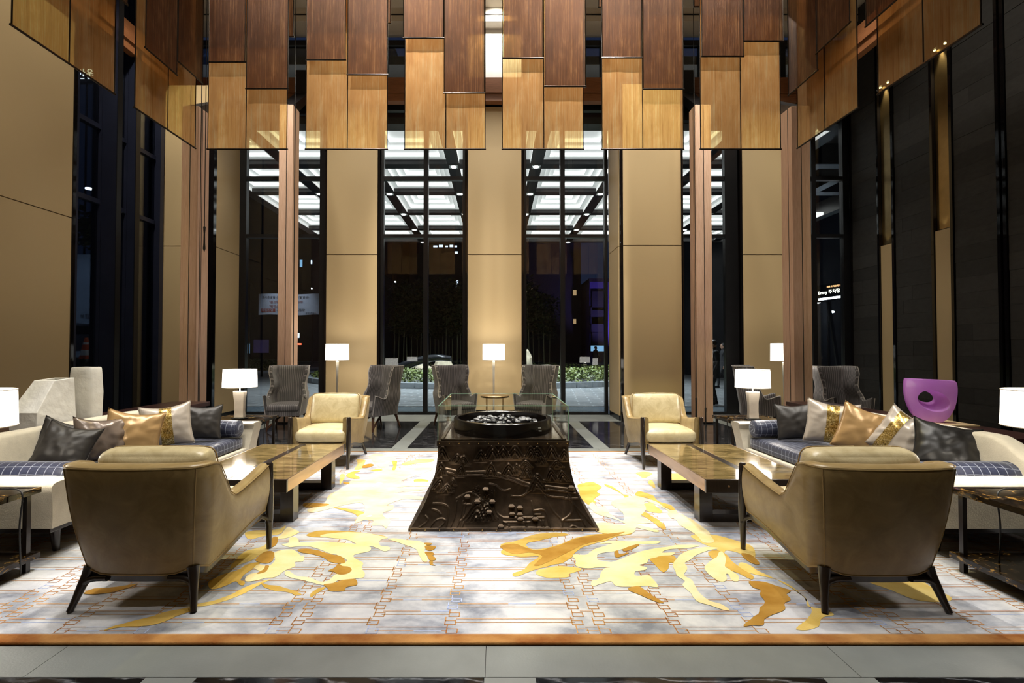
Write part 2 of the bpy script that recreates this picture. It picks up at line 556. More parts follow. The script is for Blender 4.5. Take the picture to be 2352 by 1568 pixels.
class MB:
    def __init__(self):
        self.v, self.f, self.uv = [], [], {}

    def add(self, vs, fs, uv=None):
        b = len(self.v)
        self.v += [tuple(p) for p in vs]
        self.f += [tuple(i + b for i in f) for f in fs]
        if uv:
            for i, q in enumerate(uv):
                self.uv[b + i] = q
        return self

    def box(self, x0, x1, y0, y1, z0, z1):
        vs = [(x, y, z) for z in (z0, z1) for y in (y0, y1) for x in (x0, x1)]
        fs = [(0, 2, 3, 1), (4, 5, 7, 6), (0, 1, 5, 4), (2, 6, 7, 3), (0, 4, 6, 2), (1, 3, 7, 5)]
        return self.add(vs, fs)

    def cbox(self, c, s):
        return self.box(c[0] - s[0] / 2, c[0] + s[0] / 2, c[1] - s[1] / 2, c[1] + s[1] / 2, c[2] - s[2] / 2, c[2] + s[2] / 2)

    def hexa(self, bot, top):
        vs = list(bot) + list(top)
        return self.add(vs, [(3, 2, 1, 0), (4, 5, 6, 7), (0, 1, 5, 4), (1, 2, 6, 5), (2, 3, 7, 6), (3, 0, 4, 7)])

    def prism(self, poly, lo, hi, axis='z'):
        n = len(poly)
        def mk(a, b, c):
            return {'z': (a, b, c), 'y': (a, c, b), 'x': (c, a, b)}[axis]
        vs = [mk(a, b, lo) for a, b in poly] + [mk(a, b, hi) for a, b in poly]
        fs = [tuple(range(n - 1, -1, -1)), tuple(range(n, 2 * n))]
        fs += [(i, (i + 1) % n, (i + 1) % n + n, i + n) for i in range(n)]
        return self.add(vs, fs)

    def loft(self, rows, closed=True, caps=True, uv=None):
        n = len(rows[0])
        vs = [p for r in rows for p in r]
        fs = []
        for i in range(len(rows) - 1):
            for j in range(n if closed else n - 1):
                k = (j + 1) % n
                fs.append((i * n + j, i * n + k, (i + 1) * n + k, (i + 1) * n + j))
        if caps and closed:
            fs.append(tuple(range(n - 1, -1, -1)))
            b = (len(rows) - 1) * n
            fs.append(tuple(range(b, b + n)))
        return self.add(vs, fs, [q for r in uv for q in r] if uv else None)

    def tube(self, pts, rad, seg=10, uvscale=None, squash=1.0):
        pts = [Vector(p) for p in pts]
        if not isinstance(rad, (list, tuple)):
            rad = [rad] * len(pts)
        rows, uvs = [], []
        t0 = (pts[1] - pts[0]).normalized()
        ref = Vector((0, 0, 1)) if abs(t0.z) < 0.9 else Vector((1, 0, 0))
        L = 0.0
        for i, p in enumerate(pts):
            t = (pts[min(i + 1, len(pts) - 1)] - pts[max(i - 1, 0)]).normalized()
            if i: L += (p - pts[i - 1]).length
            a = t.cross(ref)
            if a.length < 1e-5: a = t.cross(Vector((0, 1, 0)))
            a.normalize()
            b = t.cross(a).normalized()
            rows.append([p + (a * math.cos(2 * PI * j / seg) + b * math.sin(2 * PI * j / seg) * squash) * rad[i] for j in range(seg)])
            uvs.append([(L, 2 * PI * rad[i] * j / seg) for j in range(seg)])
        return self.loft(rows, True, True, uvs)

    def lathe(self, prof, seg=32, c=(0, 0, 0)):
        rows = []
        for r, z in prof:
            rows.append([(c[0] + r * math.cos(2 * PI * j / seg), c[1] + r * math.sin(2 * PI * j / seg), c[2] + z) for j in range(seg)])
        return self.loft(rows, True, True)

    def rbox(self, c, s, r=0.03, n=7, crown=(0, 0, 0), fn=None):
        hx, hy, hz = s[0] / 2, s[1] / 2, s[2] / 2
        r = min(r, hx, hy, hz)
        idx, vs, fs = {}, [], []
        def vid(p):
            key = tuple(round(q * 1000) for q in p)
            if key in idx: return idx[key]
            h = (hx, hy, hz)
            q = [max(-(h[i] - r), min(h[i] - r, p[i] * h[i])) for i in range(3)]
            d = Vector([p[i] * h[i] - q[i] for i in range(3)])
            if d.length > 1e-9: d = d.normalized() * r
            w = Vector(q) + d
            cx = 1 - p[0] ** 2; cy = 1 - p[1] ** 2; cz = 1 - p[2] ** 2
            w.z += crown[2] * cx * cy * (1 if p[2] > 0 else -1) * abs(p[2])
            w.y += crown[1] * cx * cz * (1 if p[1] > 0 else -1) * abs(p[1])
            w.x += crown[0] * cy * cz * (1 if p[0] > 0 else -1) * abs(p[0])
            w += Vector(c)
            if fn: w = fn(w)
            idx[key] = len(vs)
            vs.append(tuple(w))
            return idx[key]
        e = [-1, -0.93] + [-0.8 + 1.6 * i / (n - 1) for i in range(n)] + [0.93, 1]
        m = len(e) - 1
        for ax in range(3):
            for sg in (-1, 1):
                for i in range(m):
                    for j in range(m):
                        q = []
                        for (a, b) in ((e[i], e[j]), (e[i + 1], e[j]), (e[i + 1], e[j + 1]), (e[i], e[j + 1])):
                            p = [0, 0, 0]
                            p[ax] = sg; p[(ax + 1) % 3] = a; p[(ax + 2) % 3] = b
                            q.append(vid(p))
                        fs.append(tuple(q if sg > 0 else q[::-1]))
        return self.add(vs, fs)

    def build(self, name, mat, parent=None, smooth=False, bevel=0.0, seg=2, sub=0, angle=40, fix=True):
        me = bpy.data.meshes.new(name)
        me.from_pydata(self.v, [], self.f)
        if self.uv:
            uvl = me.uv_layers.new(name='UVMap')
            for lp in me.loops:
                uvl.data[lp.index].uv = self.uv.get(lp.vertex_index, (0, 0))
        if fix:
            bm = bmesh.new()
            bm.from_mesh(me)
            bmesh.ops.recalc_face_normals(bm, faces=bm.faces)
            bm.to_mesh(me)
            bm.free()
        if mat: me.materials.append(MATS[mat])
        if smooth:
            me.polygons.foreach_set('use_smooth', [True] * len(me.polygons))
            if angle: me.set_sharp_from_angle(angle=R(angle))
        o = link(name, me, parent)
        if bevel:
            b = o.modifiers.new('bevel', 'BEVEL')
            b.width = bevel; b.segments = seg; b.limit_method = 'ANGLE'; b.angle_limit = R(40)
        if sub:
            s = o.modifiers.new('sub', 'SUBSURF')
            s.levels = sub; s.render_levels = sub
        return o

def bx(name, x0, x1, y0, y1, z0, z1, mat, parent=None, bevel=0.0):
    return MB().box(x0, x1, y0, y1, z0, z1).build(name, mat, parent, bevel=bevel)

def text(name, body, size, loc, rot, mat, parent=None, extrude=0.002, align='CENTER', scale=(1, 1, 1)):
    c = bpy.data.curves.new(name, 'FONT')
    c.body = body
    c.size = size
    c.extrude = extrude
    c.align_x = align
    c.align_y = 'CENTER'
    c.materials.append(MATS[mat])
    tmp = bpy.data.objects.new(name, c)
    COL.objects.link(tmp)
    dg = bpy.context.evaluated_depsgraph_get()
    me = bpy.data.meshes.new_from_object(tmp.evaluated_get(dg))
    bpy.data.objects.remove(tmp)
    o = link(name, me, parent)
    o.location = loc
    o.rotation_euler = rot
    o.scale = scale
    return o

def smooth01(t):
    t = max(0.0, min(1.0, t))
    return t * t * (3 - 2 * t)

def lerp(a, b, t):
    return a + (b - a) * t

def catmull(poly, n=4, closed=True):
    out = []
    m = len(poly)
    for i in range(m if closed else m - 1):
        if closed:
            p0, p1, p2, p3 = (poly[(i + k) % m] for k in (-1, 0, 1, 2))
        else:
            p0, p1, p2, p3 = poly[max(i - 1, 0)], poly[i], poly[i + 1], poly[min(i + 2, m - 1)]
        for j in range(n):
            t = j / n
            out.append(tuple(0.5 * (2 * b + (c - a) * t + (2 * a - 5 * b + 4 * c - d) * t * t + (3 * b - a - 3 * c + d) * t ** 3)
                             for a, b, c, d in zip(p0, p1, p2, p3)))
    if not closed: out.append(tuple(poly[-1]))
    return out

ORD = ['first', 'second', 'third', 'fourth', 'fifth', 'sixth', 'seventh', 'eighth', 'ninth', 'tenth', 'eleventh', 'twelfth']
random.seed(7)
rng = np.random.default_rng(7)

# ================================================================== THE ROOM
floor = bx('floor', -9.2, 10.2, -3.6, 10.62, -0.25, -0.012, 'grout')
tag(floor, kind='structure')

def slab(x0, x1, y0, y1, mat, name):
    g = 0.0015
    return bx(name, x0 + g, x1 - g, y0 + g, y1 - g, -0.012, 0.0, mat, floor)

GX = [0.06 + 1.5 * k for k in range(-6, 8)]
SW = 0.115
CARX, CARY0, CARY1 = 4.05, 2.335, 6.72
def striprow(y0, y1, xs, xe):
    prev = xs
    for g in GX:
        if g - SW <= xs or g + SW >= xe: continue
        slab(prev, g - SW, y0, y1, 'black_marble', 'marble_slab')
        slab(g - SW, g + SW, y0, y1, 'grey_stone', 'stone_strip')
        prev = g + SW
    slab(prev, xe, y0, y1, 'black_marble', 'marble_slab')
striprow(-3.5, 2.112, -6.9, 8.0)
for a, b in ((-6.9, -4.3), (-4.3, -2.1), (-2.1, -0.05), (-0.05, 1.62), (1.62, 3.9), (3.9, 6.0), (6.0, 8.0)):
    slab(a, b, 2.112, CARY0, 'grey_stone', 'stone_border')
for a, b in ((-6.9, -4.3), (-4.3, -1.5), (-1.5, 1.5), (1.5, 4.3), (4.3, 8.0)):
    slab(a, b, CARY1, 6.98, 'grey_stone', 'stone_border')
striprow(6.98, 9.62, -7.0, 8.0)
for a, b in ((-7.0, -4.3), (-4.3, -1.5), (-1.5, 1.5), (1.5, 4.3), (4.3, 8.0)):
    slab(a, b, 9.62, 10.6, 'grey_stone', 'stone_border')
for sx in (-1, 1):
    e = -6.9 if sx < 0 else 8.0
    for k in range(3):
        y0, y1 = CARY0 + k * 1.4617, CARY0 + (k + 1) * 1.4617
        a, b = sorted((sx * CARX, sx * (CARX + 0.24)))
        slab(a, b, y0, y1, 'grey_stone', 'stone_border')
        a, b = sorted((sx * (CARX + 0.24), e))
        slab(a, b, y0, y1, 'black_marble', 'marble_slab')
slab(-CARX, CARX, CARY0, CARY1, 'grout', 'carpet_bed')

ceiling = bx('ceiling', -7.2, 10.0, -3.6, 11.0, 9.05, 9.25, 'ceiling_plaster')
tag(ceiling, kind='structure')
wall_front = bx('wall_front', -7.1, 8.3, -3.7, -3.5, 0, 9.05, 'wallcover')
tag(wall_front, kind='structure')

# ---- left wall: fabric panels, then a window bay
wall_left = bx('wall_left', -7.2, -6.95, -3.5, 7.66, 0, 9.05, 'black_metal')
tag(wall_left, kind='structure')
JZ = 3.60
for y0, y1 in ((-3.5, 2.6), (2.603, 7.60)):
    bx('wall_panel', -6.95, -6.90, y0, y1, 0.11, JZ - 0.008, 'wallcover', wall_left)
    bx('wall_panel', -6.95, -6.90, y0, y1, JZ + 0.008, 9.04, 'wallcover', wall_left)
bx('edge_trim', -6.95, -6.885, 7.602, 7.66, 0, 9.04, 'black_gloss', wall_left)
tag(bx('baseboard_left', -6.95, -6.895, -3.5, 7.60, 0, 0.10, 'black_metal'), kind='structure')

NWIN = [0]
def window(label_name, axis, a0, a1, pos, z0, z1, mull, trans, fw=0.07, dep=0.12, mat='black_metal'):
    NWIN[0] += 1
    w = empty('window_%d' % NWIN[0])
    tag(w, kind='structure')
    def b(n, p0, p1, q0, q1, d0, d1, m):
        if axis == 'x': return bx(n, p0, p1, pos + d0, pos + d1, q0, q1, m, w)
        return bx(n, pos + d0, pos + d1, p0, p1, q0, q1, m, w)
    b('frame_side', a0, a0 + fw, z0, z1, -dep / 2, dep / 2, mat)
    b('frame_side', a1 - fw, a1, z0, z1, -dep / 2, dep / 2, mat)
    b('frame_head', a0 + fw, a1 - fw, z1 - fw, z1, -dep / 2, dep / 2, mat)
    b('frame_sill', a0 + fw, a1 - fw, z0, z0 + 0.05, -dep / 2, dep / 2, mat)
    for m in mull:
        b('mullion', m - 0.05, m + 0.05, z0 + 0.05, z1 - fw, -dep / 2 - 0.04, dep / 2, mat)
    xs = [a0 + fw] + [q for m in mull for q in (m - 0.05, m + 0.05)] + [a1 - fw]
    zs = [z0 + 0.05] + [q for t in trans for q in (t - 0.04, t + 0.04)] + [z1 - fw]
    for i in range(0, len(xs), 2):
        for t in trans:
            b('transom', xs[i], xs[i + 1], t - 0.04, t + 0.04, -dep / 2 + 0.01, dep / 2 - 0.01, mat)
        for j in range(0, len(zs), 2):
            b('pane', xs[i] - 0.01, xs[i + 1] + 0.01, zs[j] - 0.01, zs[j + 1] + 0.01, -0.004, 0.004, 'window_glass')
    return w

TR = [4.05, 5.37]
wl = window('left', 'y', 7.66, 9.66, -7.0, 0.0, 8.9, [8.25, 8.82], TR, fw=0.10, mat='navy_metal')
for y, xe in ((8.20, -6.67), (8.77, -6.78)):
    bx('fin', -6.93, xe, y, y + 0.10, 0, 8.9, 'navy_metal', wl)
    bx('fin_edge', xe, xe + 0.012, y - 0.004, y + 0.104, 0, 8.9, 'black_metal', wl)
bx('jamb', -6.93, -6.83, 9.50, 9.60, 0, 8.9, 'navy_metal', wl)

# ---- back wall
wall_back = bx('wall_back', -7.2, 8.3, 10.62, 10.9, 7.0, 7.5, 'black_metal')
tag(wall_back, kind='structure')
BY = 10.62
def backpanel(x0, x1, yf, yb, z1=6.95, edges=True):
    if edges:
        bx('edge_trim', x0 - 0.05, x0, yf + 0.015, yb, 0, z1, 'black_gloss', wall_back)
        bx('edge_trim', x1, x1 + 0.05, yf + 0.015, yb, 0, z1, 'black_gloss', wall_back)
    bx('wall_panel', x0, x1, yf, yb, 0.11, JZ - 0.008, 'wallcover', wall_back)
    bx('wall_panel', x0, x1, yf, yb, JZ + 0.008, z1, 'wallcover', wall_back)
    bx('plinth', x0, x1, yf + 0.008, yb, 0, 0.105, 'black_metal', wall_back)
backpanel(-3.82, -2.68, 10.54, 10.78)
backpanel(-0.645, 0.565, 10.54, 10.78)
backpanel(5.55, 6.45, 10.54, 10.78)
# projecting bays: front face plus the return that faces the neighbouring window
backpanel(-7.05, -5.97, 9.67, 9.80)
bx('wall_core', -7.1, -5.90, 9.80, 10.8, 0, 6.95, 'black_metal', wall_back)
bx('bay_post', -5.92, -5.84, 9.66, 9.76, 0, 6.95, 'black_gloss', wall_back)
for z0, z1 in ((0.11, JZ - 0.008), (JZ + 0.008, 6.95)):
    bx('wall_panel', -5.90, -5.84, 9.765, 10.66, z0, z1, 'wallcover', wall_back)
    bx('wall_panel', 2.525, 2.585, 9.70, 10.50, z0, z1, 'wallcover', wall_back)
backpanel(2.60, 3.80, 9.62, 9.74)
bx('wall_core', 2.585, 3.85, 9.74, 10.8, 0, 6.95, 'black_metal', wall_back)
bx('bay_edge', 2.545, 2.60, 9.60, 9.70, 0, 6.95, 'black_gloss', wall_back)
bx('plinth', 2.53, 2.585, 9.70, 10.50, 0, 0.105, 'black_metal', wall_back)
bx('plinth', -5.90, -5.845, 9.765, 10.66, 0, 0.105, 'black_metal', wall_back)

window('w', 'x', -5.84, -3.87, BY + 0.08, 0, 7.0, [-4.86], TR, fw=0.15)
window('w', 'x', -2.63, -0.695, BY + 0.08, 0, 7.0, [-1.60], TR, fw=0.07)
window('w', 'x', 0.615, 2.53, BY + 0.08, 0, 7.0, [1.505], TR, fw=0.07)
window('w', 'x', 3.85, 5.50, BY + 0.08, 0, 7.0, [], TR, fw=0.30)
window('w', 'x', 6.50, 8.03, BY + 0.08, 0, 7.0, [7.20], TR, fw=0.14)
# upper storey above the beam
for x0, x1 in ((-7.1, -3.9), (-2.6, -0.72), (0.62, 2.5), (3.9, 5.5), (6.5, 8.03)):
    window('w', 'x', x0, x1, BY + 0.08, 7.5, 8.55, [(x0 + x1) / 2], [], fw=0.12)
for x0, x1 in ((-3.82, -2.68), (2.60, 3.80), (5.55, 6.45)):
    bx('upper_panel', x0, x1, 10.56, 10.75, 7.5, 9.04, 'white_plaster', wall_back)
bx('upper_panel', -0.66, 0.57, 10.56, 10.75, 7.5, 8.75, 'white_plaster', wall_back)
bx('soffit', -7.1, 8.03, 10.30, 10.85, 8.75, 9.05, 'ceiling_plaster', wall_back)
bx('soffit_reveal', -7.1, 8.03, 10.285, 10.30, 8.88, 8.90, 'black_metal', wall_back)

# ---- timber ring beam and columns
tr1 = empty('trim_1'); tag(tr1, kind='structure')
for z0, z1, d in ((6.98, 7.14, 0.03), (7.15, 7.32, 0.0), (7.33, 7.50, 0.02)):
    bx('beam_board', -6.85, 6.72, 10.30 + d, 10.50, z0, z1, 'beam_wood', tr1)
    bx('beam_board', -6.90, -6.74 - d, -3.5, 10.3, z0, z1, 'beam_wood_y', tr1)
    bx('beam_board', 6.73 + d, 6.90, 5.0, 10.3, z0, z1, 'beam_wood_y', tr1)

def column(x0, x1, y, ztop, lab, left):
    c = empty('timber_column', ((x0 + x1) / 2, y, 0))
    tag(c, lab, 'column')
    h = (x1 - x0) / 2
    dd = 0.30
    bx('shaft', -h, h, 0, dd, 0.03, ztop, 'pale_wood', c, 0.004)
    bx('base_plate', -h + 0.005, h - 0.005, 0.005, dd - 0.005, 0, 0.03, 'black_metal', c)
    s = 1 if left else -1
    xg = h * 0.62 * s
    MB().box(s * h - 0.001, s * h + 0.002, 0.10, 0.115, 0.03, ztop).build('shadow_groove', 'black_metal', c)
    # dark steel bracket that ties the column to the ring beam
    by = 10.28 - y
    m = MB()
    m.hexa([(-0.13, 0.02, ztop), (0.13, 0.02, ztop), (0.13, 0.28, ztop), (-0.13, 0.28, ztop)],
           [(-0.15, by - 0.2, 7.02), (0.15, by - 0.2, 7.02), (0.15, by, 7.02), (-0.15, by, 7.02)])
    m.box(-0.17, 0.17, by - 0.2, by, 7.02, 7.52)
    m.build('steel_bracket', 'black_metal', c)
    return c
YI, YO = 9.30, 7.8
def xof(px, Y): return (px - CX) / F * Y
zti = P(660, 240, YI).z
zto = P(1830, 243, YO).z
column(xof(637, YI), xof(669, YI), YI, zti, 'pale timber column behind the cream armchair, near the banner window', True)
column(xof(1601, YI), xof(1637, YI), YI, zti, 'pale timber column near the window where the walkers pass', False)
column(xof(412, YO), xof(450, YO), YO, zto, 'pale timber column behind the sofa with the two ceramic vases', True)
column(xof(1824, YO), xof(1866, YO), YO, zto, 'pale timber column behind the sofa, beside the glowing entry sign', False)

def cord(px, Y, pyb, lab):
    p = P(px, pyb, Y)
    c = empty('plumb_line', (p.x, Y, p.z))
    tag(c, lab, 'cord')
    MB().tube([(0, 0, 0.2), (0, 0, 9.05 - p.z)], 0.006, 6).build('line', 'rubber', c)
    MB().lathe([(0.004, 0), (0.02, 0.05), (0.014, 0.14), (0.012, 0.30), (0.02, 0.40), (0.006, 0.42)], 8).build('weight', 'rubber', c, True)
Yc = 8.9
cord(653, 9.15, 985, 'thin black cord with a weight, down the middle of the column near the banner')
cord(672, 9.20, 962, 'thin black cord along the shaded edge of the column near the banner')
cord(1621, 9.15, 985, 'thin black cord down the middle of the column near the walkers')
cord(1600, 9.20, 962, 'thin black cord along the shaded edge of the column near the walkers')
cord(429, 7.65, 1000, 'thin black cord on the outer side of the column behind the vases sofa')
cord(454, 7.65, 1000, 'thin black cord on the inner side of the column behind the vases sofa')
cord(469, 7.6, 578, 'short black pull cord whose weight hangs high beside the column')
cord(1848, 7.65, 1000, 'thin black cord down the middle of the column by the entry sign')

# ---- right wall: slate tiles between bronze light slots
wall_right = bx('wall_right', 8.09, 8.35, -3.5, 10.62, 0, 9.05, 'grout')
tag(wall_right, kind='structure')
def tiles(y0, y1, seed):
    rr = random.Random(seed)
    h = 0.27
    z = 0.0
    row = 0
    while z < 6.6:
        y = y0
        while y < y1 - 0.01:
            w = min(rr.choice((0.42, 0.62, 0.80)), y1 - y)
            if y1 - (y + w) < 0.15: w = y1 - y
            dx = rr.uniform(0, 0.006)
            bx('slate_tile', 8.03 + dx, 8.09, y + 0.001, y + w - 0.001, z + 0.001, z + h - 0.001, 'slate_%d' % rr.randrange(3), wall_right)
            y += w
        z += h
        row += 1
tiles(9.86, 10.56, 1)
tiles(8.64, 9.42, 2)
tiles(7.50, 8.20, 3)
tiles(6.2, 7.34, 4)
bx('slate_field', 8.03, 8.09, -3.5, 6.198, 0, 9.04, 'slate_1', wall_right)
for a, b in ((6.2, 7.34), (7.50, 8.20), (8.64, 9.42), (9.86, 10.56)):
    bx('slate_field', 8.032, 8.09, a, b, 6.76, 9.04, 'slate_1', wall_right)
for y in (10.56, 9.80, 9.44, 8.58, 8.215, 7.44, 7.35):
    bx('metal_trim', 8.01, 8.09, y, y + 0.05, 0, 9.04, 'black_gloss', wall_right)
def slot(y0, y1):
    bx('slot_back', 8.07, 8.09, y0, y1, 3.64, 6.95, 'bronze', wall_right)
    bx('slot_panel', 8.035, 8.09, y0, y1, 0.05, 3.62, 'wallcover', wall_right)
    bx('slot_top', 8.00, 8.09, y0, y1, 6.96, 9.04, 'black_metal', wall_right)
    for y in (y0 + 0.05, y1 - 0.05):
        MB().lathe([(0.001, 0), (0.02, 0), (0.02, 0.02), (0.001, 0.02)], 10, (8.035, y, 6.93)).build('slot_lamp', 'slot_glow', wall_right)
    spot('slot_light', (8.04, (y0 + y1) / 2, 6.92), (8.07, (y0 + y1) / 2, 3.7), 170, 50, 0.9, 0.02, (1, 0.85, 0.5))
    spot('slot_uplight', (8.02, (y0 + y1) / 2, 3.66), (8.07, (y0 + y1) / 2, 4.4), 20, 80, 0.9, 0.02, (1, 0.85, 0.5))
emis('slot_glow', (1, 0.9, 0.7), 6)
slot(9.50, 9.79)
slot(8.27, 8.57)
out = empty('wall_socket', (8.02, 10.22, 0.31))
tag(out, 'small grey wall socket low on the slate wall', 'socket')
bx('plate', 0, 0.012, -0.045, 0.045, -0.06, 0.06, 'grey_stone', out)
for z in (-0.028, 0.028):
    MB().lathe([(0.001, 0), (0.018, 0), (0.018, 0.004), (0.001, 0.004)], 12).build('hole', 'rubber', out)
    o = out.children[-1]; o.rotation_euler = (0, -PI / 2, 0); o.location = (-0.001, 0, z)
# ================================================================== CARPET
carp = bx('carpet', -CARX, CARX, CARY0 + 0.075, CARY1 - 0.05, 0.0, 0.012, 'carpet_grey')
tag(carp, 'large grey patterned carpet with gold and yellow flourishes and orange edging', 'carpet')
CZ = 0.012
bx('border', -CARX, CARX, CARY0, CARY0 + 0.075, 0.0, 0.016, 'yarn_border', carp, 0.006)
bx('border', -CARX, CARX, CARY1 - 0.05, CARY1, 0.0, 0.014, 'yarn_border', carp)

# tufted line lattice
cols = []
for k in range(-3, 4):
    o = 1.59 * k
    cols += [o + 0.435, o + 0.55, o + 0.946, o + 1.354]
cols = sorted(c for c in cols if -CARX + 0.1 < c < CARX - 0.1)
lat, lab_ = MB(), MB()
rr = random.Random(3)
def strip(m, x0, x1, y0, y1, z=CZ + 0.0008):
    m.add([(x0, y0, z), (x1, y0, z), (x1, y1, z), (x0, y1, z)], [(0, 1, 2, 3)])
YS, YE = CARY0 + 0.08, CARY1 - 0.06
per, gap, lw = 0.1495, 0.032, 0.0055
ci = -1
for i in range(len(cols)):
    x = cols[i]
    xn = cols[i + 1] if i + 1 < len(cols) else CARX - 0.05
    narrow = (xn - x) < 0.2
    off = 0.0 if i % 2 == 0 else per / 2
    y = YS + off + 0.02
    while y < YE - 0.1:
        for q in (y, y + gap):
            a, b = x + 0.02, xn - 0.02
            if narrow: a, b = x + 0.025, xn - 0.025
            u = rr.random()
            if not narrow and u < 0.22:
                s = lerp(a, b, rr.uniform(0.15, 0.6)); e = min(b, s + rr.uniform(0.1, 0.3))
                strip(lat, a, s, q, q + lw); strip(lab_, s, e, q, q + lw); strip(lat, e, b, q, q + lw)
            elif narrow and rr.random() < 0.5:
                pass
            else:
                strip(lat, a, b, q, q + lw)
        y += per
    # chain of linked squares along the column
    y = YS
    k = 0
    while y < YE - per:
        s = 1 if k % 2 == 0 else -1
        xa, xb = x - 0.02 * s, x + 0.035 * s
        m = lab_ if rr.random() < 0.15 else lat
        a, b = sorted((xa, xb))
        strip(m, a, b, y, y + lw); strip(m, a, b, y + 0.036, y + 0.036 + lw)
        strip(m, a - 0.003, a + 0.003, y, y + per / 2 * 0.98); strip(m, b - 0.003, b + 0.003, y, y + 0.04)
        y += per / 2
        k += 1
o = lat.build('line_lattice', 'yarn_line', carp, fix=False); tag(o, kind='stuff')
o = lab_.build('line_lattice', 'yarn_blue', carp, fix=False); tag(o, kind='stuff')

